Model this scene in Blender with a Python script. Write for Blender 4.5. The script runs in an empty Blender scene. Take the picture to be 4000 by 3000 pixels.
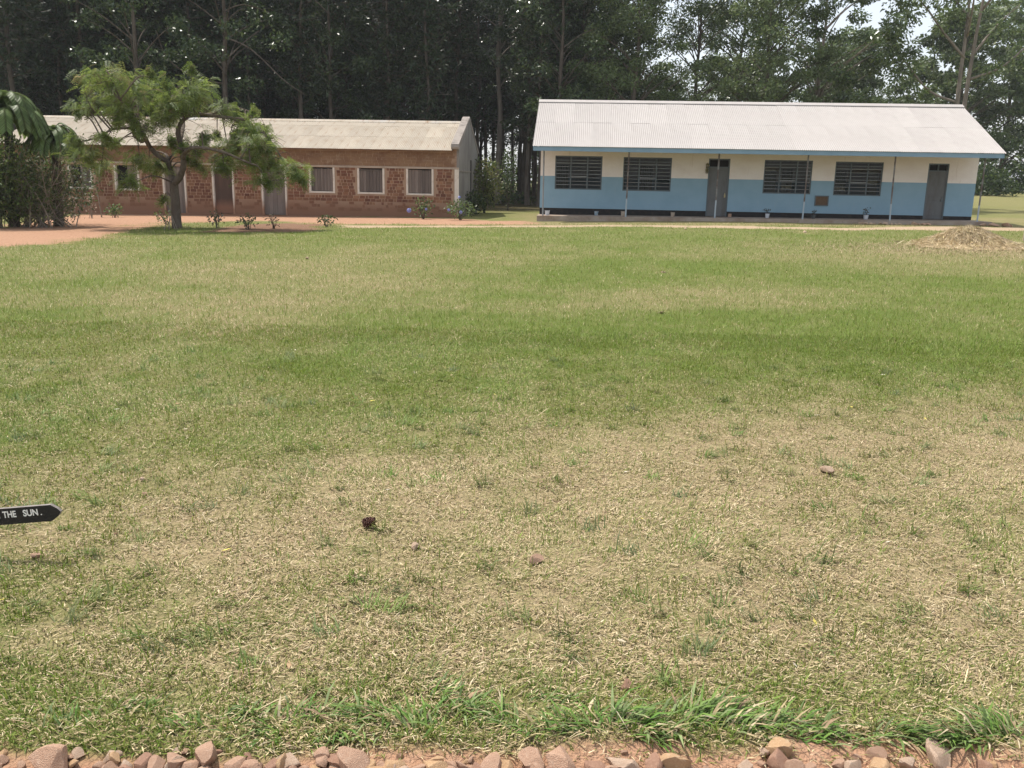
import bpy, bmesh, math, random
import numpy as np
from mathutils import Vector
SC = bpy.context.scene
COL = SC.collection
R = np.random.default_rng(11)
random.seed(5)

# ------------------------------------------------------------------ camera
cam = bpy.data.cameras.new('camera')
cam.sensor_fit = 'HORIZONTAL'; cam.sensor_width = 36.0
cam.lens = 36.0 * 3400 / 4000
cam.clip_end = 3000
camo = bpy.data.objects.new('camera', cam); COL.objects.link(camo)
from mathutils import Matrix
PITCH, ROLL = 0.2286, 0.0190
camo.matrix_world = (Matrix.Translation((0, 0, 1.6)) @ Matrix.Rotation(math.pi/2 - PITCH, 4, 'X')
                     @ Matrix.Rotation(ROLL, 4, 'Z'))
SC.camera = camo

# ------------------------------------------------------------------ light
SUN = Vector((-0.40, 0.35, 1.0)).normalized()
EL = math.asin(SUN.z); AZ = math.atan2(SUN.x, SUN.y)
world = bpy.data.worlds.new('World'); SC.world = world; world.use_nodes = True
wn = world.node_tree.nodes; wn.clear()
sky = wn.new('ShaderNodeTexSky'); sky.sky_type = 'NISHITA'; sky.sun_disc = False
sky.sun_elevation = EL; sky.sun_rotation = AZ
sky.air_density = 1.0; sky.dust_density = 3.0; sky.ozone_density = 1.0
bg = wn.new('ShaderNodeBackground'); bg.inputs['Strength'].default_value = 0.15
wo = wn.new('ShaderNodeOutputWorld')
# thin bright haze over the whole sky dome
hz = wn.new('ShaderNodeMix'); hz.data_type = 'RGBA'; hz.inputs[0].default_value = 0.55; hz.inputs[7].default_value = (5.6, 5.75, 5.9, 1)
world.node_tree.links.new(sky.outputs['Color'], hz.inputs[6])
world.node_tree.links.new(hz.outputs[2], bg.inputs['Color'])
world.node_tree.links.new(bg.outputs['Background'], wo.inputs['Surface'])
sl = bpy.data.lights.new('sun', 'SUN'); sl.energy = 3.9; sl.angle = math.radians(0.6); sl.color = (1.0, 0.95, 0.87)
so = bpy.data.objects.new('sun', sl); COL.objects.link(so)
so.rotation_euler = SUN.to_track_quat('Z', 'Y').to_euler(); so.location = (-20, 20, 50)
SC.view_settings.view_transform = 'Standard'; SC.view_settings.look = 'None'
SC.view_settings.exposure = 0.50; SC.view_settings.gamma = 1.0
SC.cycles.max_bounces = 6; SC.cycles.diffuse_bounces = 3; SC.cycles.transmission_bounces = 3
SC.cycles.transparent_max_bounces = 6

# ------------------------------------------------------------------ helpers
def ss(a, b, t):
    t = np.clip((np.asarray(t, float) - a) / (b - a), 0, 1); return t * t * (3 - 2 * t)

GX = [-30, -20, -10, -3, 1, 5, 10, 18, 30]; GZ = [-.2, -.19, -.08, 0, .06, .17, .23, .27, .3]
def gh(x, y):
    """height of the ground"""
    return np.interp(x, GX, GZ) * ss(12, 32, y) + 1.25 * ss(44, 85, y) * ss(8, 24, x)
def gz(x, y): return float(gh(x, y))

def hash2(i, j, s):
    h = (i * 374761393 + j * 668265263 + s * 974711) & 0x7fffffff
    h = ((h ^ (h >> 13)) * 1274126177) & 0x7fffffff
    return ((h ^ (h >> 16)) & 0xffff) / 65535.0
def vnoise(x, y, s=0):
    i = np.floor(x).astype(np.int64); j = np.floor(y).astype(np.int64)
    fx = x - i; fy = y - j; fx = fx*fx*(3-2*fx); fy = fy*fy*(3-2*fy)
    a = hash2(i, j, s); b = hash2(i+1, j, s); c = hash2(i, j+1, s); d = hash2(i+1, j+1, s)
    return (a*(1-fx)+b*fx)*(1-fy) + (c*(1-fx)+d*fx)*fy
def fbm(x, y, s=0, o=3):
    r = 0; a = .5; t = 0
    for k in range(o):
        r = r + a*vnoise(x*2**k, y*2**k, s+k*17); t += a; a *= .5
    return r / t

class MB:
    """collects vertices and faces; builds one mesh"""
    def __init__(s): s.V = []; s.F = []; s.C = []; s.M = []; s.n = 0; s.hascol = False
    def add(s, V, F, col=None, mi=0):
        V = np.asarray(V, float).reshape(-1, 3)
        if not isinstance(F, list): F = [F]
        for f in F:
            f = np.asarray(f, int)
            s.F.append(f + s.n); s.M.append(np.full(len(f), mi))
        if col is None: s.C.append(np.ones((len(V), 4)))
        else:
            s.hascol = True; c = np.ones((len(V), 4)); c[:, :3] = col; s.C.append(c)
        s.V.append(V); s.n += len(V); return s
    def mesh(s, name, mats, smooth=False):
        me = bpy.data.meshes.new(name)
        V = np.concatenate(s.V)
        me.vertices.add(len(V)); me.vertices.foreach_set('co', V.astype(np.float32).ravel())
        tot = np.concatenate([np.full(len(f), f.shape[1]) for f in s.F])
        lv = np.concatenate([f.ravel() for f in s.F])
        me.loops.add(len(lv)); me.loops.foreach_set('vertex_index', lv.astype(np.int32))
        me.polygons.add(len(tot))
        st = np.concatenate([[0], np.cumsum(tot)[:-1]])
        me.polygons.foreach_set('loop_start', st.astype(np.int32))
        me.polygons.foreach_set('loop_total', tot.astype(np.int32))
        me.polygons.foreach_set('material_index', np.concatenate(s.M).astype(np.int32))
        me.polygons.foreach_set('use_smooth', np.full(len(tot), smooth))
        if s.hascol:
            at = me.attributes.new('Col', 'FLOAT_COLOR', 'POINT')
            at.data.foreach_set('color', np.concatenate(s.C).astype(np.float32).ravel())
        for m in (mats if isinstance(mats, (list, tuple)) else [mats]): me.materials.append(m)
        me.update(calc_edges=True); me.validate(); return me

def obj(name, me, parent=None, loc=(0, 0, 0), rz=0.0):
    o = bpy.data.objects.new(name, me); COL.objects.link(o)
    o.location = loc; o.rotation_euler = (0, 0, rz)
    if parent is not None: o.parent = parent
    return o
def tag(o, label=None, cat=None, group=None, kind=None):
    if label: o['label'] = label
    if cat: o['category'] = cat
    if group: o['group'] = group
    if kind: o['kind'] = kind
    return o
def thing(name, label, cat, loc=(0, 0, 0), rz=0.0, group=None):
    return tag(obj(name, None, None, loc, rz), label, cat, group)
def dup(root, label=None, group=None, loc=None, rz=None, scale=None):
    r = root.copy(); COL.objects.link(r)
    if label: r['label'] = label
    if group: r['group'] = group
    if loc is not None: r.location = loc
    if rz is not None: r.rotation_euler = (0, 0, rz)
    if scale is not None: r.scale = scale
    for ch in list(root.children):
        c = ch.copy(); COL.objects.link(c); c.parent = r
        for g in list(ch.children):
            d = g.copy(); COL.objects.link(d); d.parent = c
    return r

BOXF = np.array([[0,3,2,1],[4,5,6,7],[0,1,5,4],[1,2,6,5],[2,3,7,6],[3,0,4,7]])
def box(mb, x0, x1, y0, y1, z0, z1, mi=0, col=None):
    mb.add([(x0,y0,z0),(x1,y0,z0),(x1,y1,z0),(x0,y1,z0),(x0,y0,z1),(x1,y0,z1),(x1,y1,z1),(x0,y1,z1)], BOXF, col, mi)
    return mb
def rbox(mb, x0, x1, y0, y1, z0, z1, b=.004, mi=0):
    """box with chamfered front (-y) edges"""
    V = [(x0,y1,z0),(x1,y1,z0),(x1,y1,z1),(x0,y1,z1),
         (x0,y0+b,z0),(x1,y0+b,z0),(x1,y0+b,z1),(x0,y0+b,z1),
         (x0+b,y0,z0+b),(x1-b,y0,z0+b),(x1-b,y0,z1-b),(x0+b,y0,z1-b)]
    F = [[0,1,5,4],[1,2,6,5],[2,3,7,6],[3,0,4,7],[4,5,9,8],[5,6,10,9],[6,7,11,10],[7,4,8,11],[8,9,10,11],[3,2,1,0]]
    mb.add(V, np.array(F), None, mi); return mb
def prism(mb, prof, x0, x1, mi=0):
    """profile in (y,z), extruded along x"""
    n = len(prof)
    V = [(x0, y, z) for y, z in prof] + [(x1, y, z) for y, z in prof]
    F = np.array([[i, (i+1) % n, n+(i+1) % n, n+i] for i in range(n)])
    mb.add(V, [F, np.array([list(range(n))[::-1]]), np.array([[n+i for i in range(n)]])], None, mi); return mb
def tube(mb, P, rad, n=6, mi=0, col=None):
    P = np.asarray(P, float); m = len(P)
    rad = np.broadcast_to(np.asarray(rad, float), (m,))
    T = np.gradient(P, axis=0); T /= np.linalg.norm(T, axis=1)[:, None] + 1e-9
    up = np.array([0, 0, 1.]) if abs(T[0, 2]) < .9 else np.array([1., 0, 0])
    A = np.cross(T, up); A /= np.linalg.norm(A, axis=1)[:, None] + 1e-9
    B = np.cross(T, A)
    th = np.arange(n) * 2*np.pi/n
    V = P[:, None] + rad[:, None, None]*(np.cos(th)[None, :, None]*A[:, None] + np.sin(th)[None, :, None]*B[:, None])
    V = V.reshape(-1, 3); F = []
    for i in range(m-1):
        for j in range(n):
            k = (j+1) % n; F.append([i*n+j, i*n+k, (i+1)*n+k, (i+1)*n+j])
    mb.add(V, [np.array(F), np.array([list(range(n))[::-1]]), np.array([[(m-1)*n+j for j in range(n)]])], col, mi)
    return mb
def curve(P, n=10):
    """smooth path through points (Catmull-Rom)"""
    P = [np.array(p, float) for p in P]
    Q = [2*P[0]-P[1]] + P + [2*P[-1]-P[-2]]; out = []
    for i in range(1, len(Q)-2):
        for t in np.linspace(0, 1, n, endpoint=False):
            a, b, c, d = Q[i-1], Q[i], Q[i+1], Q[i+2]
            out.append(.5*((2*b)+(-a+c)*t+(2*a-5*b+4*c-d)*t*t+(-a+3*b-3*c+d)*t**3))
    out.append(P[-1]); return np.array(out)
def unit(a): return a / (np.linalg.norm(a, axis=-1, keepdims=True) + 1e-9)
def rdir(n, up=0.0):
    v = R.normal(size=(n, 3)); v[:, 2] += up; return unit(v)
def leaves(mb, C, D, N, L, W, col, mi=0):
    """pointed leaf blades: centre C, long axis D, rough normal N"""
    n = len(C); S = unit(np.cross(D, N))
    L = np.broadcast_to(np.asarray(L, float), (n,))[:, None]; W = np.broadcast_to(np.asarray(W, float), (n,))[:, None]
    V = np.stack([C - D*L/2, C + S*W/2 + D*L*.05, C + D*L/2, C - S*W/2 + D*L*.05], 1).reshape(-1, 3)
    F = np.arange(4*n).reshape(n, 4)
    mb.add(V, F, np.repeat(np.broadcast_to(col, (n, 3)), 4, 0), mi)
def pick(pal, n, p=None, jit=.18):
    pal = np.array(pal); c = pal[R.choice(len(pal), n, p=p)]
    return np.clip(c * (1 + R.normal(0, jit, (n, 1))), .004, .9)

# ------------------------------------------------------------------ materials
def mat(name, base, rough=.85, spec=.3, var=None, bump=None, attr=False, objvar=0.0, metal=0.0, transl=0.0, coord='Object', layers=()):
    """base colour; var=(colour,scale,lo,hi); layers = more of the same (colour, scale xyz, lo, hi); bump=(scale,strength)"""
    m = bpy.data.materials.new(name); m.use_nodes = True
    nt = m.node_tree; N = nt.nodes; N.clear(); K = nt.links.new
    out = N.new('ShaderNodeOutputMaterial'); bs = N.new('ShaderNodeBsdfPrincipled')
    bs.inputs['Roughness'].default_value = rough; bs.inputs['Specular IOR Level'].default_value = spec
    bs.inputs['Metallic'].default_value = metal
    tc = N.new('ShaderNodeTexCoord')
    if attr:
        a = N.new('ShaderNodeAttribute'); a.attribute_name = 'Col'; c = a.outputs['Color']
    else:
        r = N.new('ShaderNodeRGB'); r.outputs[0].default_value = (*base, 1); c = r.outputs[0]
    for L in ([var] if var else []) + list(layers):
        col, sc, lo, hi = L
        mp = N.new('ShaderNodeMapping'); mp.inputs['Scale'].default_value = sc if isinstance(sc, tuple) else (sc, sc, sc)
        K(tc.outputs[coord], mp.inputs['Vector'])
        nz = N.new('ShaderNodeTexNoise'); nz.inputs['Scale'].default_value = 1.0; nz.inputs['Detail'].default_value = 5
        nz.inputs['Roughness'].default_value = .65
        K(mp.outputs[0], nz.inputs['Vector'])
        mr = N.new('ShaderNodeMapRange'); mr.inputs[1].default_value = lo; mr.inputs[2].default_value = hi; mr.clamp = True
        K(nz.outputs['Fac'], mr.inputs[0])
        mx = N.new('ShaderNodeMix'); mx.data_type = 'RGBA'
        K(mr.outputs[0], mx.inputs[0]); K(c, mx.inputs[6]); mx.inputs[7].default_value = (*col, 1); c = mx.outputs[2]
    if objvar:
        oi = N.new('ShaderNodeObjectInfo'); mr = N.new('ShaderNodeMapRange')
        mr.inputs[3].default_value = 1-objvar; mr.inputs[4].default_value = 1+objvar
        K(oi.outputs['Random'], mr.inputs[0])
        hs = N.new('ShaderNodeHueSaturation'); K(mr.outputs[0], hs.inputs['Value']); K(c, hs.inputs['Color']); c = hs.outputs[0]
    K(c, bs.inputs['Base Color'])
    if bump:
        nz = N.new('ShaderNodeTexNoise'); nz.inputs['Scale'].default_value = bump[0]; nz.inputs['Detail'].default_value = 6
        K(tc.outputs[coord], nz.inputs['Vector'])
        bp = N.new('ShaderNodeBump'); bp.inputs['Strength'].default_value = bump[1]; bp.inputs['Distance'].default_value = .02
        K(nz.outputs['Fac'], bp.inputs['Height']); K(bp.outputs[0], bs.inputs['Normal'])
    if transl:
        tr = N.new('ShaderNodeBsdfTranslucent'); hs = N.new('ShaderNodeHueSaturation'); hs.inputs['Value'].default_value = 1.6
        hs.inputs['Hue'].default_value = .485
        K(c, hs.inputs['Color']); K(hs.outputs[0], tr.inputs['Color'])
        ms = N.new('ShaderNodeMixShader'); ms.inputs[0].default_value = transl
        K(bs.outputs[0], ms.inputs[1]); K(tr.outputs[0], ms.inputs[2]); K(ms.outputs[0], out.inputs[0])
    else: K(bs.outputs[0], out.inputs[0])
    m['bsdf'] = bs.name
    return m
def zmix(m, rows):
    """paint bands on one material: rows of (z, softness, colour, noise amount) blended by object-space height, lowest last"""
    nt = m.node_tree; N = nt.nodes; K = nt.links.new; bs = N[m['bsdf']]
    c = bs.inputs['Base Color'].links[0].from_socket
    tc = N.new('ShaderNodeTexCoord'); sp = N.new('ShaderNodeSeparateXYZ'); K(tc.outputs['Object'], sp.inputs[0])
    nz = N.new('ShaderNodeTexNoise'); nz.inputs['Scale'].default_value = 1.3; nz.inputs['Detail'].default_value = 6
    K(tc.outputs['Object'], nz.inputs['Vector'])
    for z, soft, col, amt in rows:
        ma = N.new('ShaderNodeMath'); ma.operation = 'MULTIPLY_ADD'; K(nz.outputs['Fac'], ma.inputs[0]); ma.inputs[1].default_value = -amt
        K(sp.outputs['Z'], ma.inputs[2])
        mr = N.new('ShaderNodeMapRange'); mr.clamp = True
        mr.inputs[1].default_value = z-soft-amt*.5; mr.inputs[2].default_value = z+soft-amt*.5
        mr.inputs[3].default_value = 1; mr.inputs[4].default_value = 0
        K(ma.outputs[0], mr.inputs[0])
        mx = N.new('ShaderNodeMix'); mx.data_type = 'RGBA'; K(mr.outputs[0], mx.inputs[0]); K(c, mx.inputs[6]); mx.inputs[7].default_value = (*col, 1)
        c = mx.outputs[2]
    K(c, bs.inputs['Base Color'])

M = {}
M['bark'] = mat('bark', (.085, .067, .052), .95, .1, ((.15, .13, .105), (5, 5, 1.2), .42, .7), (14, .5), objvar=.25)
M['barkpale'] = mat('barkpale', (.24, .205, .17), .95, .1, ((.13, .11, .09), (5, 5, 1.0), .45, .7), (14, .5))
M['needle'] = mat('needle', (.03, .05, .02), .55, .35, attr=True, objvar=.3, transl=.18)
M['leafgloss'] = mat('leafgloss', (.03, .05, .02), .32, .55, attr=True, objvar=.15, transl=.22)
M['leafhero'] = mat('leafhero', (.05, .08, .02), .55, .3, attr=True, transl=.42)
M['barkdark'] = mat('barkdark', (.105, .08, .062), .95, .1, ((.17, .145, .12), (6, 6, 2.0), .45, .7), (18, .8))
M['leaf'] = mat('leaf', (.05, .08, .02), .5, .35, attr=True, objvar=.12, transl=.3)
M['grass'] = mat('grass', (.1, .14, .04), .6, .25, attr=True, transl=.22)
M['straw'] = mat('straw', (.4, .3, .17), .75, .2, attr=True)
M['twig'] = mat('twig', (.30, .25, .20), .9, .15, ((.16, .13, .10), 6, .4, .7))
M['roofblue'] = mat('roofblue', (.40, .372, .352), .7, .15, ((.35, .322, .302), (1.2, .8, .8), .42, .72), None, objvar=.035,
                    layers=[((.20, .175, .155), (9, 5, 5), .70, .80)])
M['roofbrick'] = mat('roofbrick', (.385, .335, .27), .7, .15, ((.30, .245, .18), (1.6, .7, .7), .45, .7), None, objvar=.08,
                     layers=[((.22, .13, .075), (5.0, .40, .40), .54, .70), ((.37, .355, .335), (.7, .4, .4), .52, .66), ((.15, .11, .09), (3, 2.5, 2.5), .68, .78)])
M['cream'] = mat('cream', (.80, .735, .70), .85, .2, ((.70, .62, .57), (1.0, 1.0, 1.6), .45, .8), (60, .06), layers=[((.52, .42, .35), (7, 7, .6), .60, .85)])
M['blue'] = mat('blue', (.25, .385, .485), .75, .25, ((.215, .34, .435), (1.2, 1, 1.2), .4, .75), (60, .06),
                layers=[((.30, .40, .46), (6, 6, .7), .60, .85), ((.10, .17, .23), 7, .70, .82)])
M['black'] = mat('black', (.022, .02, .02), .8, .2, ((.06, .045, .035), 5, .5, .8))
M['fascia'] = mat('fascia', (.20, .305, .40), .65, .3, ((.165, .26, .345), (1.5, 1, 1), .45, .7))
M['steel'] = mat('steel', (.10, .125, .14), .5, .4, ((.15, .15, .14), 8, .55, .8))
M['bar'] = mat('bar', (.33, .35, .36), .5, .4)
M['doorgrey'] = mat('doorgrey', (.125, .13, .135), .55, .35, ((.09, .085, .08), (3, 3, .8), .45, .7), layers=[((.20, .17, .14), (9, 9, 1.5), .66, .8)])
M['slab'] = mat('slab', (.36, .30, .25), .95, .1, ((.24, .17, .125), 1.8, .4, .7), (30, .25), layers=[((.16, .12, .09), 6, .6, .8)])
M['mortar'] = mat('mortar', (.38, .265, .18), .95, .1, ((.31, .205, .145), 2.2, .4, .7), (25, .3))
zmix(M['mortar'], [(.55, .25, (.25, .135, .085), .5)])
M['brickw'] = [mat('brickw%d' % i, c, .92, .12, (c2, 9, .45, .75), (30, .4), objvar=.22) for i, (c, c2) in enumerate(
    [((.195, .092, .056), (.14, .062, .038)), ((.225, .112, .066), (.165, .078, .046)), ((.255, .138, .08), (.19, .098, .056)), ((.165, .073, .047), (.115, .05, .034))])]
for _m in M['brickw']: zmix(_m, [(.50, .16, (.22, .115, .07), .5)])
M['upper'] = mat('upper', (.36, .255, .175), .95, .1, ((.17, .09, .055), (1.2, 1, 2.5), .4, .7), (18, .4), layers=[((.32, .235, .16), (2.5, 2, 4), .55, .75), ((.06, .04, .03), 11, .68, .76)])
M['upperbrick'] = mat('upperbrick', (.25, .155, .09), .95, .1, ((.17, .09, .055), (1.1, 1, 2.5), .42, .68), (18, .4), layers=[((.33, .25, .17), (2.0, 2, 4), .56, .75)])
M['lintel'] = mat('lintel', (.42, .34, .27), .9, .15, ((.32, .25, .19), 3, .4, .75), (30, .2))
M['whiteframe'] = mat('whiteframe', (.66, .60, .52), .8, .2, ((.46, .38, .31), 5, .5, .8), (40, .15))
zmix(M['whiteframe'], [(.42, .25, (.34, .19, .12), .4)])
M['cement'] = mat('cement', (.25, .235, .22), .95, .1, ((.17, .155, .145), (1.0, 1.0, .5), .4, .7), (20, .25), layers=[((.10, .09, .085), (2, 3, .6), .66, .8)])
M['coping'] = mat('coping', (.30, .265, .235), .95, .1, ((.15, .13, .12), 2.5, .45, .7), (20, .35))
M['planks'] = mat('planks', (.155, .125, .108), .85, .2, ((.20, .165, .14), (9, 9, 1.2), .45, .7), (30, .2), objvar=.3)
M['doorwood'] = mat('doorwood', (.085, .055, .042), .8, .2, ((.12, .075, .055), (7, 7, .9), .45, .7))
zmix(M['doorwood'], [(.42, .2, (.24, .12, .075), .3)])
M['dark'] = mat('dark', (.02, .017, .017), .9, .1)
M['pipe'] = mat('pipe', (.10, .075, .065), .6, .35, ((.22, .22, .22), 3, .45, .65))
zmix(M['pipe'], [(1.02, .03, (.36, .42, .47), .25)])
M['pipe2'] = mat('pipe2', (.24, .25, .26), .55, .35, ((.12, .08, .06), (6, 6, 2.2), .5, .62))
M['plaque'] = mat('plaque', (.085, .042, .017), .5, .4, ((.13, .07, .03), 5, .4, .7))
M['wood'] = mat('wood', (.42, .34, .25), .85, .2, ((.30, .23, .16), (8, 8, 1), .45, .7))
M['signblack'] = mat('signblack', (.018, .017, .017), .6, .3, ((.035, .03, .028), (20, 40, 60), .5, .75), (90, .15))
M['signedge'] = mat('signedge', (.24, .215, .20), .85, .2, ((.15, .13, .12), 40, .4, .7))
M['white'] = mat('white', (.78, .77, .74), .7, .25, ((.6, .58, .55), 60, .55, .8))
M['potwhite'] = mat('potwhite', (.55, .58, .62), .6, .3, ((.35, .30, .27), 9, .5, .75))
M['pottan'] = mat('pottan', (.42, .34, .27), .8, .2, ((.25, .17, .12), 9, .45, .75))
M['potblue'] = mat('potblue', (.20, .30, .38), .6, .3, ((.45, .45, .45), 14, .48, .6))
M['potdark'] = mat('potdark', (.06, .065, .065), .7, .3)
M['brass'] = mat('brass', (.38, .31, .17), .45, .5)
M['rock'] = [mat('rock%d' % i, c, .9, .2, (c2, 22, .4, .7), (45, .6), layers=[(c3, 7, .55, .75)]) for i, (c, c2, c3) in enumerate([
    ((.45, .295, .205), (.36, .21, .14), (.53, .38, .28)), ((.50, .335, .19), (.40, .23, .13), (.55, .43, .30)),
    ((.36, .215, .15), (.27, .15, .10), (.44, .29, .21)), ((.49, .36, .265), (.40, .27, .185), (.55, .45, .36))])]
M['cone'] = mat('cone', (.085, .036, .026), .6, .3, ((.15, .075, .055), 90, .45, .7))
M['flower'] = mat('flower', (.30, .32, .62), .7, .2, ((.42, .45, .70), 40, .4, .7))
M['curtain'] = mat('curtain', (.30, .29, .24), .9, .1, ((.2, .2, .17), (9, 9, 1), .4, .7))

def glass():
    m = bpy.data.materials.new('glass'); m.use_nodes = True; N = m.node_tree.nodes; N.clear(); K = m.node_tree.links.new
    o = N.new('ShaderNodeOutputMaterial'); t = N.new('ShaderNodeBsdfTransparent'); t.inputs[0].default_value = (.62, .64, .63, 1)
    g = N.new('ShaderNodeBsdfGlossy'); g.inputs['Roughness'].default_value = .06; g.inputs[0].default_value = (.13, .135, .14, 1)
    f = N.new('ShaderNodeFresnel'); f.inputs[0].default_value = 1.6
    a = N.new('ShaderNodeMath'); a.operation = 'ADD'; a.inputs[1].default_value = .03; K(f.outputs[0], a.inputs[0])
    x = N.new('ShaderNodeMixShader'); K(a.outputs[0], x.inputs[0]); K(t.outputs[0], x.inputs[1]); K(g.outputs[0], x.inputs[2]); K(x.outputs[0], o.inputs[0])
    return m
M['glass'] = glass()

def haze():
    m = bpy.data.materials.new('haze'); m.use_nodes = True; N = m.node_tree.nodes; N.clear()
    o = N.new('ShaderNodeOutputMaterial'); v = N.new('ShaderNodeVolumePrincipled'); v.inputs['Color'].default_value = (.93, .96, 1, 1); v.inputs['Density'].default_value = .00035
    m.node_tree.links.new(v.outputs[0], o.inputs['Volume'])
    mb = MB(); box(mb, -950, 950, -60, 1850, -1.5, 34)
    tag(obj('haze', mb.mesh('haze', m)), kind='stuff')
# ------------------------------------------------------------------ ground
DRY= [(-8.59,22.51,0.35),(-5.46,23.14,0.3),(-2.14,23.72,0.3),(2.03,24.15,0.3),(6.29,24.35,0.3),(10.02,24.84,0.35),(-9.2,18.41,0.5),(-6.7,18.95,0.4),(-4.31,19.43,0.5),(-2.37,19.8,0.55),(0.53,20.28,0.4),(3.54,20.6,0.25),(5.39,20.79,0.65),(7.3,21.08,0.35),(9.6,21.41,0.7),(10.95,21.63,0.9),(12.34,21.86,0.85),(-7.93,14.94,0.45),(-5.88,15.33,0.55),(-4.17,15.65,0.65),(-2.38,15.97,0.6),(-0.04,16.38,0.35),(2.41,16.77,0.12),(4.97,17.13,0.2),(7.65,17.54,0.5),(9.88,17.88,0.55),(-7.34,13.05,0.4),(-6.45,13.2,0.2),(-5.54,13.36,0.5),(-4.04,13.61,0.65),(-2.48,13.87,0.75),(-0.86,14.14,0.35),(1.24,14.48,0.15),(3.45,14.82,0.35),(5.75,15.16,0.25),(8.16,15.53,0.2),(-6.3,11.16,0.5),(-4.74,11.39,0.65),(-3.11,11.62,0.65),(-1.77,11.81,0.5),(-0.38,12.01,0.25),(0.7,12.17,0.5),(2.17,12.38,0.68),(3.69,12.6,0.6),(4.87,12.76,0.45),(6.48,12.99,0.12),(7.52,13.13,0.08),(-5.42,9.56,0.25),(-4.34,9.7,0.4),(-2.95,9.87,0.5),(-1.51,10.04,0.3),(-0.01,10.23,0.2),(1.53,10.41,0.15),(3.13,10.61,0.1),(4.79,10.81,0.08),(6.16,10.98,0.1),(-4.62,8.1,0.3),(-3.69,8.19,0.4),(-2.5,8.32,0.35),(-1.27,8.44,0.2),(-0.01,8.57,0.2),(1.29,8.71,0.12),(2.63,8.85,0.06),(4.01,8.99,0.06),(5.15,9.11,0.1),(-3.92,7.02,0.45),(-3.0,7.1,0.4),(-2.16,7.17,0.25),(-1.1,7.27,0.2),(-0.0,7.37,0.25),(1.12,7.47,0.2),(2.27,7.57,0.2),(3.46,7.68,0.15),(4.42,7.76,0.2),(-3.64,6.32,0.3),(-2.71,6.39,0.3),(-1.57,6.49,0.35),(-0.59,6.56,0.25),(0.4,6.64,0.3),(1.42,6.73,0.4),(2.26,6.79,0.55),(3.11,6.86,0.35),(3.98,6.93,0.6),(-3.29,5.68,0.25),(-2.62,5.73,0.4),(-1.76,5.79,0.35),(-0.89,5.86,0.3),(0.0,5.92,0.4),(0.73,5.98,0.45),(1.47,6.03,0.7),(2.22,6.08,0.8),(3.18,6.15,0.85),(-2.97,5.1,0.2),(-2.36,5.14,0.55),(-1.74,5.18,0.5),(-1.12,5.23,0.42),(-0.48,5.27,0.5),(0.17,5.31,0.75),(0.83,5.35,0.85),(1.66,5.41,0.9),(2.51,5.46,0.85),(3.21,5.51,0.9),(-2.64,4.5,0.5),(-2.23,4.52,0.6),(-1.55,4.56,0.7),(-0.85,4.6,0.8),(-0.13,4.65,0.9),(0.59,4.69,0.9),(1.32,4.73,0.9),(2.07,4.77,0.85),(2.83,4.82,0.85),(-2.02,3.8,0.7),(-1.43,3.83,0.8),(-0.72,3.87,0.8),(0.01,3.9,0.8),(0.75,3.94,0.85),(1.51,3.98,0.85),(2.28,4.02,0.8),(-1.8,3.16,0.5),(-1.31,3.18,0.65),(-0.8,3.2,0.7),(-0.29,3.22,0.85),(0.33,3.25,0.9),(1.06,3.28,0.85),(1.81,3.31,0.75),(-1.56,2.69,0.6),(-1.13,2.7,0.75),(-0.6,2.72,0.8),(0.02,2.74,0.85),(0.65,2.77,0.85),(1.19,2.79,0.75),(1.65,2.8,0.75),(-1.41,2.39,0.45),(-0.94,2.41,0.55),(-0.46,2.42,0.6),(0.02,2.44,0.5),(0.59,2.46,0.4),(1.0,2.47,0.45),(1.49,2.49,0.6),(-1.25,2.23,0.4),(-0.58,2.25,0.5),(0.17,2.27,0.5),(0.94,2.3,0.5),(1.48,2.31,0.5)]
YARD= [(-12.01,17.78),(-11.35,19.33),(-10.94,20.49),(-10.87,22.02),(-11.34,24.98),(-12.03,28.25),(-12.74,32.03),(-10.96,34.02),(-8.85,33.5),(-6.86,32.78),(-4.88,32.89),(-1.99,32.47),(0.65,33.07),(0.7,35.66),(-0.54,36.03),(-2.56,38.12),(-8.06,39.1),(-13.04,40.52),(-19.03,40.52),(-19.19,37.18),(-16.82,28.78),(-17.44,25.94)]
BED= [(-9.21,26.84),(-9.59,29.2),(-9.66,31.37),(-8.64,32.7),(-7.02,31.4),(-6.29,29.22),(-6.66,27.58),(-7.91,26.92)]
PATH= [(-5.75,29.97),(-2.76,30.58),(0.8,31.2),(6.05,30.37),(8.56,29.92),(10.99,29.47),(14.68,30.03),(18.19,30.85),(20.93,31.63),(22.07,33.37),(18.93,32.93),(16.03,32.83),(13.35,32.1),(11.4,30.58),(8.88,31.06),(6.33,31.77),(4.48,31.68),(0.82,32.11),(-2.86,31.64),(-6.05,31.55)]
_D = np.array(DRY)
def dryness(x, y):
    """how dry the lawn is: measured spots, smoothly joined"""
    x = np.asarray(x, float); y = np.asarray(y, float); yy = np.maximum(y, 1.5)
    qx = x/yy; qy = np.log(yy)
    w = np.zeros(x.shape); a = np.zeros(x.shape)
    for px, py, d in _D:
        k = np.exp(-(((qx-px/py)/.085)**2 + ((qy-math.log(py))/.065)**2)) + 1e-9/((qx-px/py)**2+(qy-math.log(py))**2+.01)
        w += k; a += k*d
    d = a/w
    n = fbm(x*1.1, y*.8, 3, 4) - .5
    n2 = fbm(x*4.5, y*3.5, 9, 3) - .5
    d = .55*d + .45*ss(.08, .85, d); d = d*(1-.30*ss(5.2, 7.5, y))
    return np.clip(d + n*.5 + n2*.55*np.clip(1.6-y/14, .35, 1), 0, 1)
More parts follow.
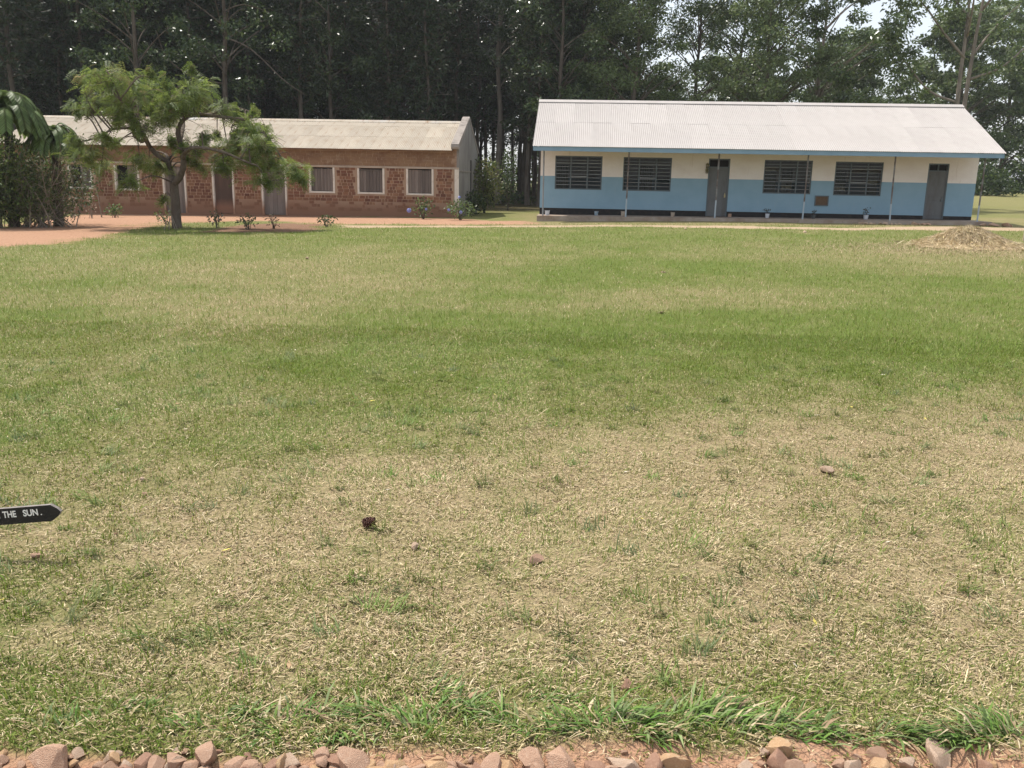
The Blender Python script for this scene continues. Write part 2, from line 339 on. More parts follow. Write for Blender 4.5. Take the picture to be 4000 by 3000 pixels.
def sdist(x, y, P):
    """signed distance to a polygon, positive inside"""
    P = np.array(P); d = np.full(x.shape, 1e9); ins = np.zeros(x.shape, bool)
    for i in range(len(P)):
        a = P[i]; b = P[(i+1) % len(P)]; e = b-a; L = (e**2).sum()
        t = np.clip(((x-a[0])*e[0]+(y-a[1])*e[1])/L, 0, 1)
        d = np.minimum(d, np.hypot(x-a[0]-t*e[0], y-a[1]-t*e[1]))
        c = ((a[1] > y) != (b[1] > y)) & (x < (b[0]-a[0])*(y-a[1])/(b[1]-a[1]+1e-12)+a[0]); ins ^= c
    return np.where(ins, d, -d)
EDGE = 2.222
def soil_masks(x, y):
    n = (fbm(x*.9, y*.5, 21, 4)-.5); n3 = (fbm(x*5, y*3, 25, 3)-.5)
    yard = ss(-.5, .5, sdist(x, y, YARD) + n*2.0 + n3*.8)
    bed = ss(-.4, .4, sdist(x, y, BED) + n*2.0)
    path = ss(-.3, .3, sdist(x, y, PATH) + n*.9 + n3*.5)
    edge = 1 - ss(-.035, .035, y - EDGE - .17*(fbm(x*2.2, x*0+.5, 31, 3)-.5)*2 + .05*n3)
    return yard, bed, path, edge

def ground_material():
    m = bpy.data.materials.new('ground'); m.use_nodes = True; nt = m.node_tree; N = nt.nodes; N.clear(); K = nt.links.new
    out = N.new('ShaderNodeOutputMaterial'); bs = N.new('ShaderNodeBsdfPrincipled'); K(bs.outputs[0], out.inputs[0])
    bs.inputs['Roughness'].default_value = .95; bs.inputs['Specular IOR Level'].default_value = .1
    tc = N.new('ShaderNodeTexCoord')
    def noise(sc, lo, hi, det=5):
        mp = N.new('ShaderNodeMapping'); mp.inputs['Scale'].default_value = sc; K(tc.outputs['Object'], mp.inputs[0])
        z = N.new('ShaderNodeTexNoise'); z.inputs['Scale'].default_value = 1; z.inputs['Detail'].default_value = det; K(mp.outputs[0], z.inputs['Vector'])
        r = N.new('ShaderNodeMapRange'); r.inputs[1].default_value = lo; r.inputs[2].default_value = hi; K(z.outputs['Fac'], r.inputs[0]); return r.outputs[0]
    def mix(f, a, b):
        x = N.new('ShaderNodeMix'); x.data_type = 'RGBA'
        for s, v in ((0, f), (6, a), (7, b)):
            if isinstance(v, tuple): x.inputs[s].default_value = (*v, 1)
            elif isinstance(v, float): x.inputs[s].default_value = v
            else: K(v, x.inputs[s])
        return x.outputs[2]
    def att(n): a = N.new('ShaderNodeAttribute'); a.attribute_name = n; return a.outputs['Fac']
    f1 = noise((90, 90, 90), .35, .7); f2 = noise((14, 14, 14), .35, .68); f3 = noise((2.2, 2.2, 2.2), .35, .7); f4 = noise((35, 35, 35), .4, .65)
    green = mix(f2, mix(f1, (.095, .14, .025), (.145, .195, .042)), mix(f1, (.12, .145, .03), (.17, .195, .055)))
    straw = mix(f2, mix(f1, (.27, .20, .115), (.39, .305, .185)), mix(f4, (.28, .23, .115), (.35, .29, .16)))
    grass = mix(att('dry'), green, straw)
    soil = mix(f3, mix(f1, (.37, .21, .13), (.47, .285, .185)), mix(f2, (.33, .175, .105), (.51, .32, .21)))
    sandy = mix(f3, mix(f1, (.40, .29, .19), (.50, .38, .26)), mix(f2, (.38, .26, .165), (.55, .42, .29)))
    bed = mix(f2, mix(f1, (.16, .095, .06), (.30, .18, .12)), (.24, .14, .09))  # bare soil patch beside the tree, darker and browner than the yard
    fl = mix(f3, mix(f2, (.05, .045, .02), (.085, .075, .03)), mix(f2, (.10, .065, .04), (.06, .06, .02)))
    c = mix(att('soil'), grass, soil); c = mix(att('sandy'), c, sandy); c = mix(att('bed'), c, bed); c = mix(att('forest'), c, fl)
    K(c, bs.inputs['Base Color'])
    ad = N.new('ShaderNodeMath'); ad.operation = 'ADD'; K(f1, ad.inputs[0]); K(f4, ad.inputs[1])
    bp = N.new('ShaderNodeBump'); bp.inputs['Strength'].default_value = .8; bp.inputs['Distance'].default_value = .012
    K(ad.outputs[0], bp.inputs['Height']); K(bp.outputs[0], bs.inputs['Normal'])
    return m
M['ground'] = ground_material()

def edge_drop(x, y):
    return -.02*(1-ss(2.15, 2.30, y)) * (np.abs(x) < 60)
def micro(x, y):
    return (.014*(fbm(x*3, y*3, 41, 3)-.5) + .05*(fbm(x*.35, y*.35, 43, 2)-.5)*ss(6, 14, y)) * (1-ss(60, 90, y))
def ground_z(x, y): return gh(x, y) + edge_drop(x, y) + micro(x, y)
def gzz(x, y): return float(ground_z(np.array([x]), np.array([y]))[0])

def build_ground():
    xs = np.concatenate([[-900, -400, -200, -120, -80, -60, -50, -42, -36], np.arange(-32, -4, .22), np.arange(-4, 4, .09), np.arange(4, 26, .22), [26, 30, 36, 44, 56, 80, 120, 200, 400, 900]])
    ys = [-40, -15, -6, -2, 0, 1, 1.5]; y = 1.7
    while y < 46: ys.append(y); y += max(.05, y*.0085)
    ys = np.array(ys + list(np.arange(46, 100, 2.5)) + [105, 120, 150, 200, 300, 500, 900, 1800.])
    X, Y = np.meshgrid(xs, ys)
    Z = ground_z(X, Y)
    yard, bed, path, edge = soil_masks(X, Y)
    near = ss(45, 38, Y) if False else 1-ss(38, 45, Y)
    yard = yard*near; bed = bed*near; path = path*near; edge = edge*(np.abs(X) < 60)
    # bare strip of brown earth between the veranda and the footpath, far lawn, wood floor
    forest = ss(44, 50, Y)*(1-ss(6, 16, X + .12*(60-Y)))*(1-ss(150, 250, Y))
    dry = dryness(X, Y)
    front = ss(31.3, 32.2, Y+.0727*X*0)*(1-ss(44, 46, Y))*ss(-1, 1.5, X)
    dry = np.clip(dry*(1-front) + front*(.62+.5*(fbm(X*1.5, Y*1.5, 51)-.5)), 0, 1)
    farf = ss(42, 48, Y)*ss(10, 20, X); dry = dry*(1-farf) + farf*np.clip(.45+.5*(fbm(X*.2, Y*.12, 53)-.5), 0, 1)
    ny, nx = X.shape
    idx = np.arange(nx*ny).reshape(ny, nx)
    F = np.stack([idx[:-1, :-1], idx[:-1, 1:], idx[1:, 1:], idx[1:, :-1]], -1).reshape(-1, 4)
    def fc(a): return (a[:-1, :-1]+a[:-1, 1:]+a[1:, 1:]+a[1:, :-1]).reshape(-1)/4
    zone = np.zeros(len(F), int)
    zone[fc(yard) > .5] = 1; zone[fc(path) > .5] = 2; zone[fc(edge) > .5] = 3; zone[fc(forest) > .5] = 4
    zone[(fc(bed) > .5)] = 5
    V = np.stack([X, Y, Z], -1).reshape(-1, 3)
    names = ['lawn', 'dirt_yard', 'footpath', 'stony_path_edge', 'forest_floor', 'dark_soil_patch']
    for k, nm in enumerate(names):
        f = F[zone == k]; u, inv = np.unique(f, return_inverse=True)
        mb = MB(); mb.add(V[u], inv.reshape(-1, 4)); me = mb.mesh(nm, M['ground'], True)
        soil = np.maximum(yard, edge)
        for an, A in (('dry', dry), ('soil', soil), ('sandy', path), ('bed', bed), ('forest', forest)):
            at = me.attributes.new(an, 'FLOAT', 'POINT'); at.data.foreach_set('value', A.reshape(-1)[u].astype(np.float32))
        tag(obj(nm, me), kind='structure')
build_ground()

GREEN = [(.115, .18, .020), (.145, .215, .03), (.17, .235, .042), (.18, .22, .05), (.095, .15, .022)]
YELG = [(.21, .215, .06), (.18, .19, .055), (.25, .24, .085)]
STRAW = [(.47, .375, .22), (.40, .32, .18), (.54, .45, .295), (.33, .26, .145), (.30, .205, .125)]
def blades(name, x, y, L, W, tilt, col, mats, az=None, bend=.5, tri=False, kind='stuff', parent=None, z=None):
    """individual grass blades: base point, length, width, tilt from upright, colour"""
    n = len(x)
    if az is None: az = R.uniform(0, 2*np.pi, n)
    z = ground_z(x, y) if z is None else z
    d = np.stack([np.cos(az), np.sin(az), np.zeros(n)], 1); s = np.stack([-np.sin(az), np.cos(az), np.zeros(n)], 1)
    s = s*(W/2)[:, None]
    B = np.stack([x, y, z - .002], 1)
    t1 = tilt; t2 = np.clip(tilt + bend*R.uniform(.3, 1.2, n), 0, 1.62)
    up = np.array([0, 0, 1.])
    if tri:
        T = B + d*(L*np.sin(t1))[:, None] + up*(L*np.cos(t1))[:, None]
        V = np.stack([B-s, B+s, T], 1).reshape(-1, 3); F = np.arange(3*n).reshape(n, 3); k = 3
        mb = MB().add(V, F, np.repeat(col, 3, 0))
    else:
        m = B + d*(L*.55*np.sin(t1))[:, None] + up*(L*.55*np.cos(t1))[:, None]
        T = m + d*(L*.45*np.sin(t2))[:, None] + up*(L*.45*np.cos(t2))[:, None]
        V = np.stack([B-s*.8, B+s*.8, m+s, m-s, T], 1).reshape(-1, 3)
        i = np.arange(n)[:, None]*5
        mb = MB().add(V, [i+np.array([[0, 1, 2, 3]]), i+np.array([[3, 2, 4]])], np.repeat(col, 5, 0))
    o = obj(name, mb.mesh(name, mats), parent)
    if kind: tag(o, kind=kind)
    return o
def blade_col(dry, n, k=1.0):
    p = np.clip(dry, 0, 1)
    st = R.random(n) < p*.74 + .02
    yl = R.random(n) < .15 + .45*p
    c = np.where(st[:, None], pick(STRAW, n, [.28, .26, .14, .2, .12], .15), np.where(yl[:, None], pick(YELG, n, None, .15), pick(GREEN, n, None, .18)))
    return c*k, st
def trapezoid(n, y0, y1, p):
    """points spread over the lawn, denser close to the path"""
    u = R.random(n); a = 1-p
    y = (y0**a + u*(y1**a-y0**a))**(1/a)
    x = R.uniform(-1, 1, n)*(.66*y+.35); return x, y
def lawn_grass():
    # short mown blades and clippings near the path
    n = 470000
    x, y = trapezoid(n, EDGE-.04, 9.5, .35)
    dry = dryness(x, y); _, _, _, edge = soil_masks(x, y)
    k = (R.random(n) > edge*.85) & ((R.random(n) < .35+.65*ss(.25, .5, fbm(x*7, y*7, 61, 2))) | (dry < .45))
    x, y, dry = x[k], y[k], dry[k]; n = len(x)
    c, st = blade_col(dry, n)
    L = np.where(st, R.gamma(5, .0044, n), R.gamma(6, .0054, n)); W = np.where(st, R.uniform(.0016, .0042, n), R.uniform(.0022, .0046, n))
    tilt = np.where(st, R.uniform(1.05, 1.52, n), np.abs(R.normal(.75, .4, n)))
    lat = fbm(x*1.3, y*1.3, 71, 2)*9
    az = np.where(R.random(n) < .5, lat + R.normal(0, .8, n), R.uniform(0, 6.283, n))
    W *= 1+.05*np.maximum(y-3, 0)
    z = ground_z(x, y) + np.where(st, R.uniform(0, .014, n), 0)
    flat = st & (R.random(n) < .8)
    for nm, m_, mt in (('mown_grass', ~flat, M['grass']), ('grass_clippings', flat, M['straw'])):
        blades(nm, x[m_], y[m_], L[m_], W[m_], tilt[m_], c[m_], mt, az[m_], .5, z=z[m_])
    # the rest of the lawn, coarser
    n = 300000
    x, y = trapezoid(n, 8.5, 33.5, .9)
    yard, bed, path, _ = soil_masks(x, y)
    k = R.random(n) > np.maximum.reduce([yard, bed, path])*1.05
    dry = np.clip(dryness(x, y), 0, 1)
    fr = ss(31.3, 32.2, y)*ss(-1, 1.5, x); dry = np.where(fr > .5, .6, dry)
    x, y, dry = x[k], y[k], dry[k]; n = len(x)
    c, st = blade_col(dry, n)
    L = R.gamma(6, .0075, n)*(1+.012*y); W = R.uniform(.004, .007, n)*(1+.05*(y-8))
    tilt = np.where(st, R.uniform(.8, 1.45, n), np.abs(R.normal(.8, .38, n)))
    blades('far_grass', x, y, L, W, tilt, c, M['grass'], tri=True)
    # green tufts with long combed blades along the edge of the path
    xs, ys, Ls, Ws, Ts, As, Cs = [], [], [], [], [], [], []
    tufts = [(-.62, 2.40, 1.0, 1), (-.40, 2.42, 1.3, 3), (-.28, 2.37, 1.3, 2), (-.15, 2.45, 1.3, .3), (-.02, 2.40, 1.2, 2.6), (.08, 2.36, .8, 3.6), (.22, 2.37, 1.2, 2.9), (.36, 2.40, 1.4, .3), (.45, 2.36, 1.2, 5.5),
             (.56, 2.42, 1.3, .5), (.66, 2.44, 1.5, .45), (.73, 2.39, 1.3, .2), (.84, 2.42, 1.2, .3), (.92, 2.38, 1.2, 5.9), (1.05, 2.36, .9, 3.4), (1.2, 2.38, 1.3, 5.6), (1.36, 2.36, 1.5, 3.4), (1.48, 2.38, 1.4, 2),
             (-1.3, 2.36, .8, 2), (-1.15, 2.42, .7, .8), (-.95, 2.36, .8, 3), (-.8, 2.40, .9, .6), (-.72, 2.33, .8, 4.2), (-.5, 2.33, .9, 4.9), (0.15, 2.5, .8, .4), (-.22, 2.55, .8, .5)]
    for tx, ty, s_, a_ in tufts:
        m = int((75 if s_ < 1.4 else 105)*s_)
        xs.append(tx + R.normal(0, .045, m)); ys.append(ty - .055 + R.normal(0, .022, m)); Ls.append(R.gamma(7, .0125, m)*s_*.68); Ws.append(R.uniform(.004, .0095, m))
        Ts.append(np.clip(np.abs(R.normal(1.1, .28, m)), .2, 1.5)); As.append(a_ + R.normal(0, .6, m))
        Cs.append(np.where((R.random(m) < .16)[:, None], pick(STRAW, m), pick([(.09, .18, .03), (.125, .21, .04), (.16, .24, .065), (.19, .24, .10), (.09, .14, .04)], m)))
    cat = np.concatenate
    blades('edge_grass', cat(xs), cat(ys), cat(Ls), cat(Ws), cat(Ts), cat(Cs), M['grass'], cat(As), .7)
    # greener small tufts scattered over the dry part
    tx, ty = trapezoid(330, 2.5, 8, .2); m = 26
    x = np.repeat(tx, m) + R.normal(0, .03, 330*m); y = np.repeat(ty, m) + R.normal(0, .02, 330*m); n = len(x)
    x_az = np.repeat(R.uniform(0, 6.28, 330), m) + R.normal(0, .6, n)
    g = np.repeat(pick([(.10, .17, .03), (.14, .20, .05), (.17, .20, .07), (.12, .16, .06)], 330), m, 0)*(1+R.normal(0, .15, (n, 1)))
    blades('grass_tufts', x, y, R.gamma(6, .011, n), R.uniform(.003, .0055, n), np.clip(np.abs(R.normal(.9, .3, n)), 0, 1.45), g, M['grass'], x_az, .5)
    # loose pale stalks
    n = 170
    x, y = trapezoid(n, 2.15, 6, .2)
    blades('dry_stalks', x, y, R.uniform(.05, .12, n), R.uniform(.0022, .004, n), R.uniform(1.2, 1.5, n), pick([(.50, .40, .26), (.44, .34, .21), (.54, .46, .32)], n), M['straw'], None, .15, z=ground_z(x, y)+.012)
lawn_grass()
# ------------------------------------------------------------------ building helpers
def wall_with_openings(mb, s0, s1, zcuts, ops, d0, d1, base=lambda s: 0.0, band=lambda z: 0):
    """wall in the s-z plane between depths d0 and d1, with rectangular openings (s0,s1,z0,z1); band(z) gives the paint"""
    S = sorted({s0, s1, *[o[0] for o in ops], *[o[1] for o in ops]})
    Z = sorted({*zcuts, *[o[2] for o in ops], *[o[3] for o in ops]})
    for a, b in zip(S[:-1], S[1:]):
        for c, e in zip(Z[:-1], Z[1:]):
            sm, zm = (a+b)/2, (c+e)/2
            if any(o[0] < sm < o[1] and o[2] < zm < o[3] for o in ops): continue
            box(mb, a, b, d0, d1, c, e, band(zm))
def corrugated(w, slope_len, pitch=.076, amp=.009, seg=6, lap=.0):
    """corrugated sheet: x across, y up the slope, thin, both sides"""
    n = int(round(w/pitch))*seg
    x = np.linspace(0, w, n+1); z = amp*np.cos(x/pitch*2*np.pi)
    V = np.concatenate([np.stack([x, x*0, z], 1), np.stack([x, x*0+slope_len, z], 1),
                        np.stack([x, x*0, z-.004], 1), np.stack([x, x*0+slope_len, z-.004], 1)])
    i = np.arange(n); k = n+1
    F = np.concatenate([np.stack([i, i+1, k+i+1, k+i], 1), np.stack([2*k+i+1, 2*k+i, 3*k+i, 3*k+i+1], 1), np.stack([2*k+i, 2*k+i+1, i+1, i], 1)])
    return V, F
def roof_sheets(parent, s0, s1, eave, ridge, rows, width, m, back=False):
    """rows of corrugated sheets laid from the eave (d,z) up to the ridge (d,z)"""
    dv = np.array(ridge)-np.array(eave); Ls = np.linalg.norm(dv); ang = math.atan2(dv[1], dv[0])
    n = int(round((s1-s0)/width)); w = (s1-s0)/n
    cuts = np.linspace(0, 1, rows+1) if rows != 3 else np.array([0, .42, .80, 1.0])
    for r in range(rows):
        L = (cuts[r+1]-cuts[r])*Ls + (.10 if r < rows-1 else 0)
        V, F = corrugated(w, L, w/round(w/.076))
        mb = MB(); mb.add(V, F); me = mb.mesh('roof_sheet', m, False)
        base = np.array(eave) + dv*cuts[r]
        for i in range(n):
            o = obj('roof_sheet', me, parent)
            lift = .004*r + (.002 if i % 2 else 0) + R.uniform(0, .002)
            o.location = (s0+i*w, base[0] - math.sin(ang)*lift, base[1] + math.cos(ang)*lift + .012)
            o.rotation_euler = (ang + R.normal(0, .0012), 0, 0)

# ------------------------------------------------------------------ blue and cream classroom block
def blue_school():
    YAW = .0727
    t = thing('classroom_block', 'long classroom block painted cream over blue with a pale grey iron roof', 'building', (1.0105, 37.0, 0), -YAW)
    LEN = 17.4
    top = lambda s: .29 + .0075*s
    doors = [(6.83, 7.69, .20, 2.655), (15.50, 16.30, .20, 2.61)]
    wins = [(.60, 2.53, 1.325, 2.67), (3.39, 5.35, 1.315, 2.655), (9.06, 10.97, 1.315, 2.64), (11.87, 13.75, 1.295, 2.62)]
    PAINT, PL = 1.854, .562
    band = lambda z: 2 if z < PL else (1 if z < PAINT else 0)
    mb = MB(); wall_with_openings(mb, 0, LEN, [-.2, PL, PAINT, 3.0], doors+wins, 0, .2, band=band)
    obj('front_wall', mb.mesh('front_wall', [M['cream'], M['blue'], M['black']]), t)
    mb = MB(); rear = [(a+.3, a+1.1, 1.75, 2.5) for a, b, _, _ in wins[2:]]
    wall_with_openings(mb, .2, LEN-.2, [-.2, PL, PAINT, 3.0], rear, 5.5, 5.7, band=band)
    obj('rear_wall', mb.mesh('rear_wall', [M['cream'], M['blue'], M['black']]), t)
    # gable walls carry the ridge
    for s in (0, LEN-.2):
        mb = MB()
        for a, b, mi in ((-.2, PL, 2), (PL, PAINT, 1), (PAINT, 2.75, 0)): box(mb, s, s+.2, .2, 5.7, a, b, mi)
        prism(mb, [(.2, 2.75), (5.7, 2.75), (5.7, 3.3), (2.72, 4.85), (.2, 3.45)], s, s+.2, 0)
        obj('gable_wall', mb.mesh('gable_wall', [M['cream'], M['blue'], M['black']]), t)
    mb = MB(); box(mb, 8.6, 8.75, .2, 5.5, -.1, 3.0); obj('partition_wall', mb.mesh('partition_wall', M['cream']), t)
    # veranda slab
    mb = MB()
    for a, b in zip(np.linspace(-.03, LEN+.12, 9)[:-1], np.linspace(-.03, LEN+.12, 9)[1:]):
        mb.add([(a, -1.62, -.3), (b, -1.62, -.3), (b, -.002, -.3), (a, -.002, -.3), (a, -1.60, top(a)), (b, -1.60, top(b)), (b, -.002, top(b)), (a, -.002, top(a))], BOXF)
    obj('veranda_slab', mb.mesh('veranda_slab', M['slab']), t)
    mb = MB(); box(mb, .2, LEN-.2, .2, 5.5, -.3, .34); obj('room_floor', mb.mesh('room_floor', M['slab']), t)
    # roof
    roof_sheets(t, -.25, 17.57, (-1.86, 2.955), (2.72, 5.035), 2, .76, M['roofblue'])
    roof_sheets(t, -.25, 17.57, (7.1, 3.04), (2.73, 5.032), 1, .76, M['roofblue'])
    mb = MB(); prism(mb, [(2.47, 4.955), (2.72, 5.075), (2.97, 4.965), (2.97, 4.99), (2.72, 5.105), (2.47, 4.985)], -.26, 17.58)
    obj('ridge_cap', mb.mesh('ridge_cap', M['roofblue']), t)
    mb = MB(); box(mb, -.22, 17.50, -1.82, -1.795, 2.79, 2.955); obj('fascia_board', mb.mesh('fascia_board', M['fascia']), t)
    for s in (-.235, 17.52):
        mb = MB(); prism(mb, [(-1.79, 2.80), (2.72, 4.86), (7.0, 2.90), (7.0, 3.03), (2.72, 4.99), (-1.79, 2.93)], s, s+.03)
        obj('barge_board', mb.mesh('barge_board', M['fascia']), t)
    for s in np.linspace(.1, LEN-.1, 12):
        mb = MB(); prism(mb, [(-1.79, 2.86), (2.72, 4.91), (2.72, 4.99), (-1.79, 2.94)], s, s+.06)
        obj('rafter', mb.mesh('rafter', M['wood']), t)
    # posts
    for s in (.2, 3.5, 7.0, 10.4, 13.73, 17.02):
        ln = R.normal(0, .02)
        mb = MB(); tube(mb, [(s, -1.45, top(s)-.02), (s+ln*.5, -1.45, 1.3), (s+ln, -1.45, 2.86)], .031, 8); box(mb, s-.05+ln, s+.05+ln, -1.50, -1.40, 2.80, 2.815)
        obj('veranda_post', mb.mesh('veranda_post', M['pipe'] if s > 1 else M['pipe2'], False), t)
    # windows: frame > panes and bars
    for wi, (a, b, z0, z1) in enumerate(wins):
        mb = MB(); f = .045; d0, d1 = .035, .095
        box(mb, a, b, d0, d1, z0, z0+f); box(mb, a, b, d0, d1, z1-f, z1); box(mb, a, a+f, d0, d1, z0+f, z1-f); box(mb, b-f, b, d0, d1, z0+f, z1-f)
        m1 = a + .335*(b-a); m2 = a + .69*(b-a)
        for q in (m1, m2): box(mb, q-.026, q+.026, d0-.004, d1, z0+f, z1-f)
        zt = z0 + .785*(z1-z0)
        w = obj('window', mb.mesh('window', M['steel']), t)
        rows = [zt-k*(zt-z0-f)/7 for k in range(7)] + [zt+.115]
        cells = ((a+f, m1-.026), (m1+.026, m2-.026), (m2+.026, b-f))
        for ci, (p, q) in enumerate(cells):
            mb = MB()
            for rz in rows: box(mb, p, q, d0+.002, d0+.016, rz-(.007 if rz != zt else .012), rz+(.007 if rz != zt else .012))
            if ci == 1: box(mb, p, q, d0+.003, d0+.019, rows[4]+.035, rows[4]+.06)
            obj('window_bar', mb.mesh('window_bar', M['bar']), w)
        lev = sorted(rows+[z0+f, z1-f])
        for p, q in cells:
            for k in range(len(lev)-1):
                if R.random() < .10: continue
                mb = MB(); box(mb, p+.002, q-.002, d0+.030, d0+.035, lev[k]+.004, lev[k+1]-.004)
                obj('pane', mb.mesh('pane', M['glass']), w)
        # pale curtains hanging inside
        for c0, c1 in ([(.02, .28)], [(.36, .62)], [(.05, .30), (.42, .64)], [(.02, .30), (.74, .96)])[wi]:
            mb = MB(); n = 24; xs = np.linspace(a+c0*(b-a), a+c1*(b-a), n); yy = .34+.025*np.sin(np.arange(n)*1.9)
            V = np.concatenate([np.stack([xs, yy, xs*0+z0+.02], 1), np.stack([xs, yy, xs*0+z1-.35], 1)]); i = np.arange(n-1)
            mb.add(V, np.stack([i, i+1, n+i+1, n+i], 1)); obj('curtain', mb.mesh('curtain', M['curtain']), w)
    # doors
    for k, (a, b, z0, z1) in enumerate(doors):
        f = .05; zb = top(a)+.01; tr = 2.30
        mb = MB(); box(mb, a, a+f, .02, .12, zb, z1); box(mb, b-f, b, .02, .12, zb, z1); box(mb, a+f, b-f, .02, .12, z1-f, z1); box(mb, a+f, b-f, .02, .12, tr, tr+.04)
        box(mb, (a+b)/2-.015, (a+b)/2+.015, .03, .11, tr+.04, z1-f)
        box(mb, a+f, b-f, .135, .14, tr+.04, z1-f, 1)
        d = obj('door', mb.mesh('door', [M['steel'], M['dark']]), t)
        mb = MB(); rbox(mb, a+f, b-f, .045, .085, zb+.005, tr, .004)
        for u0, u1, v0, v1 in ((.10, .90, .08, .40), (.10, .90, .48, .92)):
            A = a+f+(b-a-2*f)*u0; B = a+f+(b-a-2*f)*u1; C = zb+(tr-zb)*v0; D = zb+(tr-zb)*v1
            rbox(mb, A, B, .039, .05, C, D, .006)
        obj('door_leaf', mb.mesh('door_leaf', M['doorgrey']), d)
        mb = MB(); tube(mb, [(b-.13, .02, 1.14), (b-.13, .02, 1.30)], .016, 6); box(mb, b-.16, b-.10, .0, .038, 1.12, 1.24)
        obj('padlock', mb.mesh('padlock', M['brass'] if k == 0 else M['steel']), d)
    # brown notice board fixed to the wall
    nb = thing('notice_board', 'small brown wooden notice board on the blue wall between the last two windows', 'notice board', (0, 0, 0))
    nb.matrix_world = t.matrix_basis
    mb = MB(); rbox(mb, 11.21, 11.68, -.018, -.003, .90, 1.235, .003); obj('panel', mb.mesh('panel', M['plaque']), nb)
    mb = MB()
    for a, b, c, e in ((11.17, 11.21, .86, 1.275), (11.68, 11.72, .86, 1.275), (11.21, 11.68, .86, .90), (11.21, 11.68, 1.235, 1.275)): rbox(mb, a, b, -.036, -.003, c, e, .004)
    obj('frame', mb.mesh('frame', M['steel']), nb)
    # dry bunch of leaves hanging at the door
    w = lambda s, d, z: tuple(t.matrix_basis @ Vector((s, d, z)))
    bun = MB(); n = 90
    C = np.stack([R.normal(6.78, .035, n), R.uniform(-.07, -.02, n), R.uniform(2.07, 2.45, n)], 1); Dn = unit(rdir(n)*.7+np.array([0, 0, -1]))
    leaves(bun, C, Dn, rdir(n), .10, .028, pick([(.16, .18, .06), (.35, .32, .14), (.10, .11, .05), (.28, .2, .12)], n)); tube(bun, [(6.79, -.03, 2.1), (6.78, -.03, 2.5)], .006, 5, col=(.1, .07, .05))
    o = obj('leaf_bunch', bun.mesh('leaf_bunch', M['leaf'])); o.matrix_world = t.matrix_basis
    tag(o, 'bunch of drying leaves hung beside the middle grey door', 'leaf bunch')
    return t, w, top
t_blue, BW, slab_top = blue_school()

def pot(s, d, r, h, m, label, plant=0, handle=False, rim=True):
    p = BW(s, d, slab_top(s))
    t = thing('plant_pot' if plant else 'bucket', label, 'plant pot' if plant else 'bucket', p, group='pots and buckets on the veranda')
    mb = MB(); tube(mb, [(0, 0, 0), (0, 0, h*.5), (0, 0, h*.93), (0, 0, h*.935), (0, 0, h)], [r*.78, r*.9, r, r*1.07, r*1.07], 16)
    tube(mb, [(0, 0, h+.001), (0, 0, h+.002)], [r*.92, r*.9], 16, 1)
    obj('pot_body', mb.mesh('pot_body', [m, M['dark']], False), t)
    if handle:
        mb = MB(); a = np.linspace(0, np.pi, 9); tube(mb, np.stack([np.cos(a)*r*1.05, -np.sin(a)*r*.6, h*.93-np.sin(a)*.05], 1), .004, 5); obj('handle', mb.mesh('handle', M['steel']), t)
    if plant:
        mb = MB(); n = 14*plant
        for i in range(5):
            tube(mb, curve([(0, 0, h), R.normal(0, .03, 3)*np.array([1, 1, 0])+np.array([0, 0, h+.08*plant**.5]), R.normal(0, .08, 3)*np.array([1, 1, .3])+np.array([0, 0, h+.16*plant**.5])], 4), .004, 4, col=(.07, .05, .03))
        C = np.stack([R.normal(0, .07, n), R.normal(0, .06, n), h+R.uniform(.05, .2*plant**.5, n)], 1)
        leaves(mb, C, rdir(n, .3), rdir(n), .09, .045, pick([(.04, .05, .025), (.06, .075, .03), (.09, .08, .05)], n)); obj('plant', mb.mesh('plant', M['leaf']), t)
    return t
pot(.36, -1.05, .10, .19, M['potwhite'], 'pale blue-white plastic bucket by the first veranda post', 0, True)
pot(2.35, -.5, .085, .17, M['potblue'], 'small blue patterned tin pot under the first window')
pot(3.43, -.75, .095, .19, M['pottan'], 'pale tan tin pot beside the second veranda post')
pot(5.44, -.6, .085, .17, M['pottan'], 'short tan clay pot between the second window and the door')
pot(9.21, -.6, .085, .17, M['potwhite'], 'whitish pot with a small leafy plant under the third window', 1)
pot(11.03, -.6, .08, .15, M['potdark'], 'dark pot with a sparse dark plant below the notice board', 1)
pot(13.08, -.6, .095, .17, M['potwhite'], 'white round pot with a tall wilted plant under the last window', 2)
t = obj('brick_block', None, None, BW(7.80, -.12, slab_top(7.8)), .1)
tag(t, 'small reddish stone block holding the middle door', 'block')
mb = MB(); rbox(mb, -.06, .06, -.05, .05, 0, .13, .012); obj('block', mb.mesh('block', M['rock'][0]), t)

